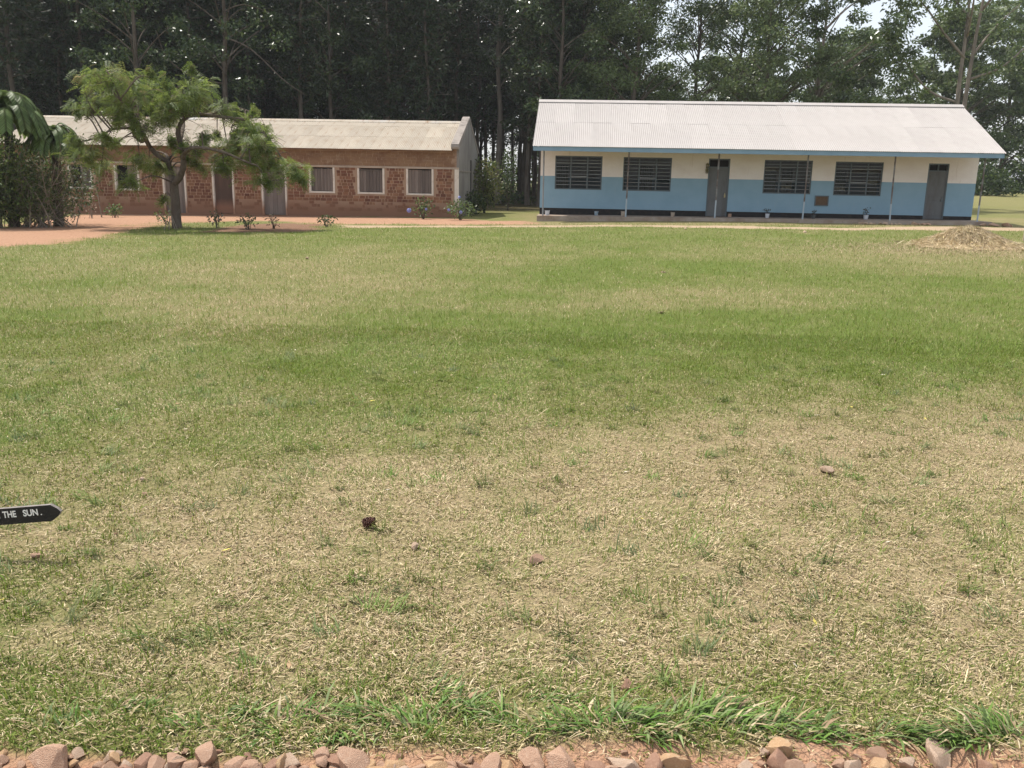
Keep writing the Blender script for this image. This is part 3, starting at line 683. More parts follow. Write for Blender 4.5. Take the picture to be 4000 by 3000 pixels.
# ------------------------------------------------------------------ old brick classroom block
def brick_school():
    YAW = .0727
    t = thing('brick_block', 'long unplastered red brick classroom block with a rusty pale iron roof', 'building', (-2.574, 38.82, 0), -YAW)
    S0 = -20.6
    gb = lambda s: -.012*abs(s)
    wins = [(-2.215, -1.01, .935, 2.055), (-4.38, -3.175, .945, 2.05), (-6.54, -5.385, .95, 2.05), (-15.42, -14.265, .895, 1.985), (-17.56, -16.44, .92, 1.985)]
    doors = [(-13.2, -12.14, -.25, 1.985), (-10.93, -9.95, -.25, 2.0), (-8.70, -7.56, -.25, 2.02)]
    mb = MB(); wall_with_openings(mb, S0, -.002, [-.4, 2.06, 2.14, 2.85], wins+doors, 0, .3, band=lambda z: 1 if z > 2.14 else 0)
    obj('front_wall', mb.mesh('front_wall', [M['mortar'], M['upper']]), t)
    mb = MB(); box(mb, S0, -.3, 6.7, 7.0, -.4, 2.9); obj('rear_wall', mb.mesh('rear_wall', M['mortar']), t)
    prof = [(0, -.4), (7.0, -.4), (7.0, 2.95), (3.5, 4.40), (0, 2.95)]
    mb = MB(); prism(mb, [(.3, -.4), (6.7, -.4), (6.7, 2.9), (3.5, 4.10), (.3, 2.9)], S0, S0+.3); obj('gable_wall', mb.mesh('gable_wall', M['cement']), t)
    mb = MB(); prism(mb, prof, 0, .10); obj('gable_wall', mb.mesh('gable_wall', M['cement']), t)
    mb = MB(); prism(mb, [(.0, 2.85), (7.0, 2.85), (7.0, 3.05), (3.5, 4.34), (.0, 3.05)], -.16, -.002); obj('parapet', mb.mesh('parapet', M['upper']), t)
    mb = MB(); prism(mb, [(-.28, 2.98), (-.24, 2.90), (-.02, 2.93), (3.5, 4.36), (7.05, 2.93), (7.3, 3.0), (3.5, 4.50), (-.25, 3.12)], -.21, .125)
    obj('coping', mb.mesh('coping', M['coping']), t)
    mb = MB(); box(mb, .10, .118, 4.0, 4.32, -.1, 2.55); obj('dark_slit_board', mb.mesh('dark_slit_board', M['dark']), t)  # thin dark board proud of the wall, coloured like the shade inside a slit
    mb = MB(); box(mb, .10, .125, -.02, 3.98, 1.985, 2.03); box(mb, .10, .115, 4.34, 6.9, 2.0, 2.03); obj('string_course', mb.mesh('string_course', M['coping']), t)
    mb = MB(); box(mb, S0, .10, -.035, -.002, 2.06, 2.14); obj('lintel_band', mb.mesh('lintel_band', M['lintel']), t)
    mb = MB(); box(mb, -.085, .10, -.03, -.003, -.2, 2.058); obj('corner_strip', mb.mesh('corner_strip', M['whiteframe']), t)
    mb = MB(); box(mb, S0-.2, .15, -.25, -.003, -.5, -.05); obj('footing', mb.mesh('footing', M['mortar']), t)
    # roof
    roof_sheets(t, S0-.15, -.165, (-.36, 2.83), (3.5, 4.225), 3, .72, M['roofbrick'])
    roof_sheets(t, S0-.15, -.165, (7.36, 2.83), (3.51, 4.222), 1, .72, M['roofbrick'])
    mb = MB(); prism(mb, [(3.28, 4.16), (3.5, 4.265), (3.72, 4.16), (3.72, 4.185), (3.5, 4.295), (3.28, 4.185)], S0-.16, -.165)
    obj('ridge_cap', mb.mesh('ridge_cap', M['roofbrick']), t)
    # windows
    for k, (a, b, z0, z1) in enumerate(wins):
        f = .085; mb = MB()
        rbox(mb, a, a+f, -.03, .12, z0, z1, .006); rbox(mb, b-f, b, -.03, .12, z0, z1, .006); rbox(mb, a+f, b-f, -.03, .12, z0, z0+f*.9, .006)
        box(mb, a+f, b-f, .30, .31, z0, z1, 1)
        w = obj('window', mb.mesh('window', [M['whiteframe'], M['dark']]), t)
        if k < 3:
            n = 7; pw = (b-a-2*f)/n
            for i in range(n):
                mb = MB(); q = a+f+i*pw; dd = .05+R.uniform(0, .012)
                rbox(mb, q+.004, q+pw-.004, dd, dd+.03, z0+f+.01, z1-.03-R.uniform(0, .03), .004); obj('plank', mb.mesh('plank', M['planks']), w)
            mb = MB(); box(mb, a+f, b-f, .03, .048, z1-.12, z1-.075) if k == 1 else box(mb, (a+b)/2-.02, (a+b)/2+.02, .028, .045, z0+.1, z1-.04)
            obj('shutter_batten', mb.mesh('shutter_batten', M['planks']), w)
        else:
            for i in range(3):
                mb = MB(); pw = .16; q = b-f-(i+1)*pw; rbox(mb, q+.004, q+pw-.004, .05, .08, z0+f, z1-.04, .004); obj('plank', mb.mesh('plank', M['planks']), w)
    # doors
    for k, (a, b, z0, z1) in enumerate(doors):
        f = .075; zb = -.10; mb = MB()
        rbox(mb, a, a+f, -.03, .14, zb-.1, z1, .006); rbox(mb, b-f, b, -.03, .14, zb-.1, z1 if k != 1 else 1.42, .006)
        if k == 1: box(mb, b-f, b, .03, .14, 1.42, z1)
        d = obj('door', mb.mesh('door', M['whiteframe']), t)
        n = 5 if k != 1 else 1; pw = (b-a-2*f)/n
        for i in range(n):
            mb = MB(); q = a+f+i*pw; rbox(mb, q+.003, q+pw-.003, .09, .125, zb+.06, z1-.02, .004); obj('door_board', mb.mesh('door_board', M['doorwood'] if k == 1 else M['planks']), d)
        mb = MB(); box(mb, a+f, b-f, -.02, .2, zb-.2, zb+.02); obj('threshold', mb.mesh('threshold', M['mortar']), d)
        if k == 1:
            mb = MB(); rbox(mb, a+.09, b-.13, .04, .06, z1-.10, z1-.02, .004); obj('door_plate', mb.mesh('door_plate', M['white']), d)
    # bricks, each proud of the mortar
    blk = [(a-.10, b+.10, c-.02, e+.2) for a, b, c, e in wins] + [(a-.05, b+.05, c, e+.2) for a, b, c, e in doors]
    L = []; z = .226; row = 0
    while z < 1.97:
        h = .105+R.uniform(-.006, .006); s = -.12 - R.uniform(0, .12)
        while s > S0+.1:
            w = (.23 if R.random() < .66 else .105)*(1+R.normal(0, .06))
            a, b = s-w, s; s -= w + .026 + R.uniform(0, .012)
            cut = False
            for q in blk:
                if a < q[1] and b > q[0] and z < q[3] and z+h > q[2]:
                    cut = True
                    if b > q[1]+.08: a = q[1]; cut = False
                    elif a < q[0]-.08: b = q[0]; cut = False
                    break
            if cut or b-a < .06: continue
            if z < .55 and R.random() < .55: continue
            L.append((a, b, z+R.normal(0, .004), h))
        z += .1335; row += 1
    L.sort(key=lambda q: -q[0]-(q[2] > .6)*3)
    def brick(mb, a, b, z, h, p):
        V = [(0,0,0),(1,0,0),(1,0,1),(0,0,1)]
        j = lambda: R.normal(0, .005)
        x0, x1, z0, z1 = a+.004, b-.004, z, z+h
        c = [(x0+j(), -p, z0+j()), (x1+j(), -p, z0+j()), (x1+j(), -p, z1+j()), (x0+j(), -p, z1+j())]
        bk = [(x0-.006, .004, z0-.006), (x1+.006, .004, z0-.006), (x1+.006, .004, z1+.006), (x0-.006, .004, z1+.006)]
        mb.add(bk+c, np.array([[4,5,6,7],[0,1,5,4],[1,2,6,5],[2,3,7,6],[3,0,4,7]]), None, R.integers(0, 4))
    for a, b, z, h in L[:300]:
        mb = MB(); s = (a+b)/2; brick(mb, a, b, z, h, R.uniform(.006, .014)); mb.M = [np.zeros(5)]
        obj('brick', mb.mesh('brick', M['brickw'][R.choice(4, p=[.38, .27, .17, .18])]), t)
    mb = MB()
    for q in L[300:]: brick(mb, *q, R.uniform(.006, .014))
    tag(obj('brickwork', mb.mesh('brickwork', M['brickw']), t), kind='stuff')
    mb = MB(); z = 2.155
    while z < 2.72:
        s = -.05-R.uniform(0, .2)
        while s > S0+.3:
            w = .24*(1+R.normal(0, .12)); brick(mb, s-w, s, z, .108, R.uniform(.002, .008)); mb.M[-1][:] = 0; s -= w+.016
        z += .122
    tag(obj('upper_brickwork', mb.mesh('upper_brickwork', M['upperbrick']), t), kind='stuff')
    return t
t_brick = brick_school()
# ------------------------------------------------------------------ trees
KERB= [(-1.35,2.1,0.025,0),(-1.3,2.12,0.036,1),(-1.21,2.15,0.036,3),(-1.25,2.08,0.105,0),(-1.1,2.13,0.043,1),(-1.14,2.1,0.032,0),(-1.02,2.12,0.05,2),(-0.97,2.11,0.053,0),(-1.1,2.09,0.042,0),(-0.93,2.12,0.057,0),(-0.88,2.11,0.053,0),(-0.84,2.14,0.061,0),(-0.83,2.09,0.042,0),(-0.76,2.11,0.057,0),(-0.71,2.1,0.057,0),(-0.65,2.12,0.043,2),(-0.43,2.11,0.085,0),(-0.39,2.13,0.043,1),(-0.34,2.12,0.036,0),(-0.32,2.11,0.068,1),(-0.19,2.11,0.078,1),(-0.15,2.13,0.036,0),(-0.12,2.13,0.036,0),(-0.08,2.12,0.032,2),(-0.03,2.13,0.061,0),(0.08,2.13,0.075,0),(0.16,2.13,0.108,0),(0.26,2.13,0.054,2),(0.34,2.13,0.079,3),(0.42,2.14,0.061,2),(0.49,2.14,0.076,1),(0.75,2.21,0.03,3),(0.79,2.21,0.067,1),(0.79,2.17,0.073,2),(1.08,2.21,0.041,0),(0.95,2.17,0.036,0),(0.87,2.15,0.043,0),(1.0,2.15,0.054,3),(1.07,2.16,0.065,1),(1.15,2.17,0.058,3),(1.25,2.2,0.081,3),(1.37,2.17,0.04,2)]
HAZED_LIGHT = [(.075, .115, .04), (.10, .14, .05), (.12, .16, .065), (.085, .11, .045)]  # pale greens for the right-hand trees, with haze mixed into the leaf colour
PINE = [(.018, .036, .014), (.026, .046, .018), (.036, .056, .022), (.05, .058, .026), (.06, .045, .025)]
BROAD = [(.022, .044, .013), (.034, .062, .018), (.05, .08, .024), (.066, .095, .03)]
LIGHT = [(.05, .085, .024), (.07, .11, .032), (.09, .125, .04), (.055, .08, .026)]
def trunk_mesh(name, H, r, lean=(0, 0), m='bark', stubs=0, limbs=()):
    mb = MB(); n = 9
    P = np.array([[lean[0]*(k/n)**1.3 + .10*math.sin(k*1.7+H), lean[1]*(k/n)**1.3 + .10*math.cos(k*1.3+H), H*k/n] for k in range(n+1)]); P[0, :2] = 0
    P = np.vstack([[0, 0, -.4], P])
    rad = np.concatenate([[r*1.35], r*(1-.86*np.arange(n+1)/n)]); rad[1] = r*1.15
    tube(mb, P, rad, 8)
    for k in range(stubs):
        z = R.uniform(.16, .5)*H; a = R.uniform(0, 6.28); c = np.array([np.interp(z, P[:, 2], P[:, 0]), np.interp(z, P[:, 2], P[:, 1]), z]); l = R.uniform(.6, 2.0)
        tube(mb, curve([c, c+[math.cos(a)*l*.5, math.sin(a)*l*.5, .1*l], c+[math.cos(a)*l, math.sin(a)*l, R.uniform(-.3, .4)*l]], 3), [.035, .03, .025, .02, .017, .014, .01], 4)
    for pts, r0, r1 in limbs:
        q = curve(pts, 5); tube(mb, q, np.linspace(r0, r1, len(q)), 6)
    return mb.mesh(name, M[m], True)
def conifer(H, r, base, rmax, seed, dens=1.0):
    tr = trunk_mesh('trunk', H, r, (R.normal(0, .5), R.normal(0, .5)), stubs=9)
    mb = MB(); z = base
    C, D = [], []
    while z < H+.3:
        f = (z-base)/(H-base); L0 = rmax*(.55+.75*f if f < .35 else 1.15*(1-f)/.65*.85+.12)
        for a in np.arange(int(R.integers(4, 7)))*1.15 + R.uniform(0, 6):
            L = L0*R.uniform(.6, 1.15); dr = R.uniform(-.25, .25)
            k = max(3, int(L*3.4*dens)); t = R.uniform(.15, 1, k)
            p = np.stack([np.cos(a)*L*t, np.sin(a)*L*t, z+dr*L*t+.10*L*t*t], 1) + R.normal(0, .11, (k, 3))
            C.append(p); D.append(np.tile([math.cos(a), math.sin(a), dr*.5], (k, 1)))
            if L > .8: tube(mb, [(0, 0, z), (math.cos(a)*L*.55, math.sin(a)*L*.55, z+dr*L*.55), (math.cos(a)*L*.95, math.sin(a)*L*.95, z+dr*L+.06)], [.03, .018, .008], 3, 0, (.05, .04, .03))
        z += R.uniform(.32, .52)
    C = np.concatenate(C); D = np.concatenate(D); k = 5
    C = np.repeat(C, k, 0); D = unit(np.repeat(D, k, 0)*.5 + rdir(len(C), .15)); C = C + D*.16
    leaves(mb, C, D, rdir(len(C)), R.uniform(.3, .55, len(C)), R.uniform(.07, .13, len(C)), pick(PINE, len(C), [.25, .3, .25, .13, .07]))
    return tr, mb.mesh('crown', M['needle'])
def broadleaf(H, r, base, rmax, pal, nclump, nleaf, matn='leafgloss', leafL=.26, bark='bark', droop=0.0, limbs=(), airy=1.0, lean=(0, 0), rtop=.75):
    lb = list(limbs); mb = MB(); CC = []
    for k in range(nclump):
        f = R.random()**.85; z = base + f*(H-base); prof = rmax*(.55+.6*min(f/.35, 1) - rtop*max(0, (f-.4)/.6))
        a = R.uniform(0, 6.283); q = prof*math.sqrt(R.uniform(.08, 1))
        c = np.array([math.cos(a)*q + lean[0]*f, math.sin(a)*q + lean[1]*f, z]); CC.append(c)
        z0 = max(base*.75, z - q*R.uniform(.5, .9)); mid = np.array([c[0]*.5, c[1]*.5, (z0+z)/2+.2])
        if k % 2 == 0: lb.append(([(lean[0]*z0/H, lean[1]*z0/H, z0), mid, c], .07*(1-.6*f), .015))
    tr = trunk_mesh('trunk', H*.94, r, lean, bark, 3, lb)
    for c in CC:
        n = int(nleaf*R.uniform(.6, 1.4)); s = np.array([1, 1, .62])*R.uniform(.55, 1.0)*airy
        d = rdir(n)*(R.random((n, 1))**.45); p = c + d*s*1.05
        p[:, 2] -= droop*np.linalg.norm(d[:, :2], axis=1)**2
        D = unit(d*[1, 1, .4] + rdir(n)*.8 + [0, 0, -.25-droop])
        leaves(mb, p, D, rdir(n, .9), leafL*R.uniform(.6, 1.3, n), leafL*.42*R.uniform(.7, 1.2, n), pick(pal, n)*(.85+.3*R.random()))
    return tr, mb.mesh('crown', M[matn])
def place(meshes, x, y, label, name='plantation_tree', cat='tree', group=None, rz=None, sc=1.0, trunk_mat=None):
    t = thing(name, label, cat, (x, y, gz(x, y)), R.uniform(0, 6.28) if rz is None else rz, group)
    t.scale = (sc*R.uniform(.92, 1.08), sc*R.uniform(.92, 1.08), sc) if sc != 1.0 or rz is None else (1, 1, 1)
    obj('trunk', meshes[0], t); obj('crown', meshes[1], t)
    return t

def forest():
    con = [conifer(R.uniform(19, 23), R.uniform(.13, .19), R.uniform(5.0, 7.5), R.uniform(2.0, 2.7), k) for k in range(6)]
    brd = [broadleaf(R.uniform(15, 19), .17, R.uniform(4.2, 6), R.uniform(2.6, 3.2), BROAD, 46, 105) for k in range(3)]
    G = 'plantation trees behind the buildings'
    ptx = []
    for row, y in enumerate(np.arange(56, 98, 3.5)):
        for x in np.arange(-.64*y-1, 3.5 if y < 70 else 9, 2.9):
            xx = x + R.normal(0, .55) + (row % 2)*1.4; yy = y + R.normal(0, .7)
            if math.hypot(xx+1.27, yy-64) < 2.2 or (abs(xx-(-1.0)-(yy-56)*-.01) < 1.1 and yy < 63) or xx > (4 if yy < 70 else 9): continue
            if any(math.hypot(xx-p, yy-q) < 1.5 for p, q in ptx): continue
            ptx.append((xx, yy))
            f_ = xx/yy; where = 'above the palm and thicket' if f_ < -.48 else 'behind the feathery tree' if f_ < -.30 else 'behind the middle of the brick block' if f_ < -.17 else 'behind the right end of the brick block' if f_ < -.045 else 'in the gap between the buildings' if f_ < .02 else 'behind the left end of the pale roof'
            deep = 'at the wood front' if yy < 61 else ('deep in the wood' if yy > 78 else 'inside the wood')
            if R.random() < .80: place(con[R.integers(6)], xx, yy, 'slender dark conifer %s, %s' % (deep, where), 'conifer_tree', group=G, sc=R.uniform(.88, 1.12))
            else: place(brd[R.integers(3)], xx, yy, 'dark broad-leaved tree %s, %s' % (deep, where), 'broadleaf_tree', group='broad-leaved trees in the plantation', sc=R.uniform(.95, 1.15))
    # trees that stand out at the front of the wood
    a = broadleaf(19, .21, 4.4, 3.3, BROAD, 62, 120, limbs=[([(0, 0, 9.3), (1.6, -.4, 8.6), (3.4, -.6, 7.0), (4.6, -.6, 6.2)], .06, .02), ([(0, 0, 6.8), (-1.5, -.6, 7.0), (-2.9, -.8, 8.0), (-3.4, -.9, 9.4)], .06, .02), ([(0, 0, 10.6), (1.3, -.4, 10.9), (2.8, -.5, 10.5)], .05, .015)], bark='bark')
    place(a, -16.4, 51.5, 'tall tree with thick pale trunk and arching bare limbs behind the brick block roof', 'broadleaf_tree', rz=0.0)
    b = broadleaf(18, .20, 3.6, 3.3, BROAD, 75, 130)
    place(b, -21.2, 51.0, 'bushy tree with shiny dark leaves rising directly behind the feathery garden tree', 'broadleaf_tree', rz=1.0)
    place(con[0], -28.5, 51.5, 'blackish dense conifer in the upper left corner above the palm', 'conifer_tree', sc=1.05)
    c = broadleaf(20, .24, 8.5, 3.0, BROAD, 46, 110, bark='barkpale')
    place(c, -1.27, 62.5, 'tree with a tall straight pale trunk seen in the gap between the two buildings', 'broadleaf_tree', rz=2.0)
    d = broadleaf(18, .2, 4.0, 3.1, BROAD, 60, 120)
    place(d, 2.6, 55.5, 'dark leafy tree rising behind the left end of the pale blue block roof', 'broadleaf_tree', rz=.4)
    place(d, -8.2, 57.0, 'dark tree with fine glossy sprays high above the right half of the brick block', 'broadleaf_tree', rz=3.4, sc=1.1)
    e = broadleaf(15.0, .2, 2.4, 4.0, HAZED_LIGHT, 120, 200, 'leaf', .23)
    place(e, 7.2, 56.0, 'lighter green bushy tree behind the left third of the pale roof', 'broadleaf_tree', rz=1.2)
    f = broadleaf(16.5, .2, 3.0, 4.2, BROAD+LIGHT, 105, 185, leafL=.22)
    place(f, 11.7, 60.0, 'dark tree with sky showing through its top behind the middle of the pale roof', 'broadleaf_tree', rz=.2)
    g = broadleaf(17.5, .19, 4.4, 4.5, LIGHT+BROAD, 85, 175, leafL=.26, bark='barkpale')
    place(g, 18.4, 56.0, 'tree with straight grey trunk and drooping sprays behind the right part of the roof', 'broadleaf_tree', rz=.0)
    place(e, 6.3, 64.0, 'leafy tree further back, closing the view above the left third of the pale roof', 'broadleaf_tree', rz=2.9, sc=1.1)
    place(f, 4.3, 60.5, 'tall dark leafy tree between the dark left trees and the lighter green one', 'broadleaf_tree', rz=2.2)
    place(f, 16.0, 66.0, 'dark tree standing further back, just left of the straight grey trunk', 'broadleaf_tree', rz=5.2, sc=1.1)
    place(e, 14.9, 55.0, 'mid green leafy tree filling the space left of the straight grey trunk', 'broadleaf_tree', rz=4.0, sc=1.08)
    # far right tree with a double trunk
    tr = MB()
    q = curve([(0, 0, -.4), (.02, 0, 3), (-.1, 0, 7), (-.05, .1, 11), (-.3, .1, 16)], 5); tube(tr, q, np.linspace(.20, .05, len(q)), 8)
    q = curve([(.35, .1, -.4), (.38, .1, 3), (.45, .1, 7), (.6, 0, 11), (1.1, 0, 16.5)], 5); tube(tr, q, np.linspace(.20, .05, len(q)), 8)
    CL = []
    for pts in ([(0, 0, 8.8), (-1.6, -.3, 10.2), (-3.2, -.5, 11.8), (-4.6, -.6, 12.4)], [(0, 0, 6.2), (-1.7, .3, 6.9), (-3.2, .4, 8.4), (-4.4, .3, 9.6)], [(.5, 0, 9), (1.8, .4, 10.6), (3.2, .5, 12)], [(.5, 0, 7.6), (2.2, -.3, 8.3), (3.8, -.4, 9.8), (5, -.4, 10.2)], [(0, 0, 11), (-1.4, .8, 13), (-2.8, 1, 14.5)], [(.7, 0, 11.5), (1.6, -.8, 13.2), (2.6, -1, 14.6)], [(0, 0, 10), (-.6, -1.5, 11.5), (-1.2, -2.6, 12.4)]):
        q = curve(pts, 5); tube(tr, q, np.linspace(.085, .02, len(q)), 6)
        for k in range(5, len(q), 2): CL.append(q[k]+R.normal(0, .45, 3))
    for k in range(16): CL.append(np.array([R.normal(.1, 2.2), R.normal(0, 1.2), R.uniform(12, 16.5)]))
    for k in range(10): CL.append(np.array([R.normal(-4.2, 1.0), R.normal(0, .8), R.uniform(8.6, 13.5)]))
    mb = MB()
    for c_ in CL:
        n = int(R.uniform(70, 120)); dd = rdir(n)*(R.random((n, 1))**.5); p = c_+dd*np.array([1.0, .9, .55]); p[:, 2] -= .35*np.linalg.norm(dd[:, :2], axis=1)**2
        leaves(mb, p, unit(dd*[1, 1, .3]+rdir(n)*.6+[0, 0, -.5]), rdir(n, .8), .30*R.uniform(.6, 1.3, n), .12, pick(LIGHT+HAZED_LIGHT, n))
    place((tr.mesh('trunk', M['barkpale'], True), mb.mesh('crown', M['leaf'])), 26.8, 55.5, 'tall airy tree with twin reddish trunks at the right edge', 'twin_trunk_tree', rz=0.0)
    # trees further back on the right
    h = [broadleaf(13, .2, 1.2, 4.6, LIGHT+HAZED_LIGHT, 110, 110, 'leaf', .38) for k in range(2)]
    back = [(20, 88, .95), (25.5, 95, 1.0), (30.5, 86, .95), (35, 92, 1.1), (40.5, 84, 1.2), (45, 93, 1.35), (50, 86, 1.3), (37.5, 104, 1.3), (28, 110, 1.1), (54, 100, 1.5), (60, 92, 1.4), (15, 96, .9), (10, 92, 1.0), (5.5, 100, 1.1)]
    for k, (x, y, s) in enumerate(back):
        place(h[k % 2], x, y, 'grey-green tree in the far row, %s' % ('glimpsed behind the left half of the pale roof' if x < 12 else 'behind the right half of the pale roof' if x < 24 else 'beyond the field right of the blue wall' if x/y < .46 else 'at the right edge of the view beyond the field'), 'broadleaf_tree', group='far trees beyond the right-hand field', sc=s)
    # low dark bushes at the end of the far field
    hb = MB()
    for k in range(46):
        c_ = np.array([R.normal(0, 1.6), R.normal(0, 1.0), R.uniform(.2, 2.4)]); n = 80
        leaves(hb, c_+rdir(n)*(R.random((n, 1))**.5)*.8, rdir(n), rdir(n, .7), .28, .13, pick(BROAD, n))
    hm = hb.mesh('foliage', M['leaf'])
    for k, (x, y, s) in enumerate([(36.2, 72, 1.15), (39.6, 77, .9), (44.5, 79, .9), (32.0, 78, 1.0), (27.5, 80, 1.0), (49, 80, 1.0)]):
        o = obj('bush', hm, None, (x, y, gz(x, y)-.2), k*1.3); o.scale = (s, s, s)
        tag(o, 'low dark round bush at the far end of the sunlit field' if k else 'broad blackish bush standing just right of the blue wall at the field end', 'bush', 'bushes at the end of the far field')
    # undergrowth in the wood
    mb = MB()
    for k in range(620):
        y = R.uniform(60, 104) if k < 420 else R.uniform(93, 104); x = R.uniform(-.64*y, 4) if k < 420 else R.uniform(-22, 8); hgt = R.uniform(.4, 1.2) if y < 92 else R.uniform(1.5, 7.0); n = 26 if y < 92 else 75
        p = np.array([x, y, gz(x, y)+hgt*.5]) + rdir(n)*(R.random((n, 1))**.5)*np.array([1.1, 1.0, hgt*.6])
        leaves(mb, p, rdir(n), rdir(n, .6), .34, .16, pick(BROAD+[(.09, .10, .03)], n))
    tag(obj('undergrowth', mb.mesh('undergrowth', M['leaf'])), kind='stuff')
forest()

# ------------------------------------------------------------------ feathery garden tree
def garden_tree():
    x0, y0 = -10.88, 28.46
    t = thing('feathery_tree', 'spreading feathery-leaved tree with a forked grey trunk in front of the brick block', 'tree', (x0, y0, gz(x0, y0)))
    k = .0365/10
    Z = lambda X, Y, d=0: (((X-940)*.00345), d, (1512-Y)*.00338)
    mb = MB(); limbs = []
    def limb(pts, r0, r1):
        q = curve(pts, 6); tube(mb, q, np.linspace(r0, r1, len(q))*(1+.06*R.normal(size=len(q))), 8); limbs.append(q); return q
    q = curve([(0, 0, -.3), (-.03, 0, .25), (-.03, .02, .8), (-.04, .02, 1.5)], 6); tube(mb, q, np.linspace(.165, .13, len(q)), 10); limbs.append(q)
    limb([Z(935, 1090), Z(1000, 1030, -.1), Z(1055, 940, -.25), Z(1065, 850, -.3), Z(1050, 740, -.3), Z(1045, 620, -.4), Z(1100, 520, -.4), Z(1200, 465, -.3), Z(1400, 480, -.1), Z(1620, 500, .1)], .115, .04)
    limb([Z(925, 1090), Z(900, 1000, .1), Z(860, 900, .2), Z(770, 820, .1), Z(720, 740, 0), Z(695, 670, -.1), Z(660, 600, -.2), Z(560, 600, -.3), Z(440, 620, -.4), Z(360, 690, -.5)], .10, .03)
    limb([Z(690, 690, 0), Z(620, 710, .3), Z(520, 640, .6), Z(500, 500, .7), Z(470, 330, .6)], .07, .025)
    limb([Z(1060, 860, -.3), Z(1150, 800, -.8), Z(1280, 770, -1.2), Z(1500, 800, -1.3), Z(1750, 900, -1.2)], .08, .03)
    limb([Z(1048, 700, -.3), Z(1000, 560, .5), Z(960, 400, 1.0), Z(1040, 200, 1.2)], .07, .02)
    limb([Z(1500, 490, 0), Z(1750, 620, .3), Z(1900, 800, .2), Z(2000, 980, .1)], .05, .015)
    limb([Z(1300, 470, -.2), Z(1450, 380, .8), Z(1650, 430, 1.3)], .05, .015)
    limb([Z(870, 910, .2), Z(780, 850, 1.0), Z(640, 800, 1.8), Z(500, 780, 2.2)], .07, .02)
    limb([Z(740, 760, 0), Z(760, 560, -1.0), Z(700, 380, -1.6)], .05, .015)
    A = np.concatenate(limbs)
    cl = [(500,310,55,40),(440,380,105,50),(560,350,110,65),(640,395,100,50),(390,435,85,30),(500,470,110,40),(350,445,40,25),(760,335,55,55),(830,380,85,55),(770,430,85,50),(900,430,55,40),(690,480,60,40),(600,460,80,40),(950,470,60,40),(1010,500,65,45),
          (950,560,85,45),(1050,560,70,45),(1000,620,105,45),(1090,640,85,45),(1170,665,60,45),(1080,700,80,40),(1195,690,35,28),(930,650,60,35),(420,615,85,40),(520,620,75,35),(380,655,55,32),(560,660,65,35),(640,650,50,28),(600,720,45,45),(590,790,26,26),(350,565,40,35),
          (680,560,60,35),(740,580,45,45),(760,640,36,30),(480,560,60,20),(860,540,50,35),(880,600,50,35),(620,440,80,60),(450,330,50,40),(520,390,120,60)]
    C, D, tw = [], [], []; ex = []
    for (u, v, ru, rv) in cl:
        for e in range(2 if v < 600 else 0): ex.append((u+R.normal(0, ru*.75), v+R.normal(0, rv*.8), ru*R.uniform(.25, .5), rv*R.uniform(.25, .5)))
    ex = [q for q in ex if q[1]-q[3] > 285 and q[0]-q[2] > 345 and q[0]+q[2] < 1235]
    cl = cl + ex
    for (u, v, ru, rv) in cl:
        cx, cz = (u-697)*.0082, (893-v)*.0080; rx, rz = ru*.0082*(1.2 if v > 540 else 1.05), rv*.0080*(.8 if 540 < v < 720 else 1)
        dep = R.uniform(-1, 1)*max(.3, 2.0*(1-abs(cx)/5.5)); ry = min(1.0, rx)
        c = np.array([cx, dep, cz]); j = np.argmin(((A-c)**2).sum(1)+R.uniform(0, .3, len(A))); p0 = A[j]
        mid = (p0+c)/2+R.normal(0, .12, 3)+[0, 0, .12]
        tube(mb, curve([p0, mid, c], 4), np.linspace(.028, .010, 9), 5)
        m = int((22 + 330*rx*rz)*(1.35 if 540 < v < 720 else (.7 if v > 720 else 1)))
        d = rdir(m)*(R.random((m, 1))**.65*R.uniform(.7, 1.35, (m, 1))); p = c + d*[rx, ry, rz]; p[:, 2] += .10*np.sin(p[:, 0]*9+p[:, 1]*7)
        for e in range(3):
            s = p[R.integers(m)]; tube(mb, curve([c, (c+s)/2+R.normal(0, .06, 3)+[0, 0, .05], s], 3), np.linspace(.012, .005, 7), 4)
        C.append(p); D.append(unit(d*[1, 1, .25]+rdir(m)*.55+[0, 0, -.28]))
    for k_ in range(90):
        j = R.integers(len(A)); p0 = A[j]
        if p0[2] < 2.2: continue
        e = rdir(1)[0]*[1, 1, .6]*R.uniform(.4, .9); tube(mb, curve([p0, p0+e*.5+R.normal(0, .06, 3), p0+e+[0, 0, -.15]], 3), np.linspace(.012, .004, 7), 4)
    obj('trunk', mb.mesh('trunk', M['barkdark'], True), t)
    C = np.concatenate(C); D = np.concatenate(D); n = len(C)
    lf = MB(); nl = 7
    Lf = R.uniform(.22, .36, n); S = unit(np.cross(D, rdir(n, 2.0))); Nn = np.cross(S, D)
    base = pick([(.095, .145, .030), (.118, .168, .038), (.14, .19, .046), (.155, .178, .056), (.155, .135, .062)], n, [.27, .3, .24, .12, .07], .14)
    for i in range(nl):
        f = (i+.7)/nl
        for sg in (-1, 1):
            cc = C + D*(Lf*(f-.5))[:, None] - np.array([0, 0, 1])*(Lf*.25*f*f)[:, None] + S*(sg*.05*(1-.4*f))
            leaves(lf, cc, unit(S*sg+D*.45-[0, 0, .12]), Nn,   .12*(1-.35*f), .027, base*(1+.1*R.normal(size=(n, 1))))
    obj('crown', lf.mesh('crown', M['leafhero']), t)
    tp = thing('stick_tripod', 'bundle of dry sticks propped like a tent against the feathery tree trunk', 'sticks', (x0+.05, y0-.75, gz(x0, y0-.75)))
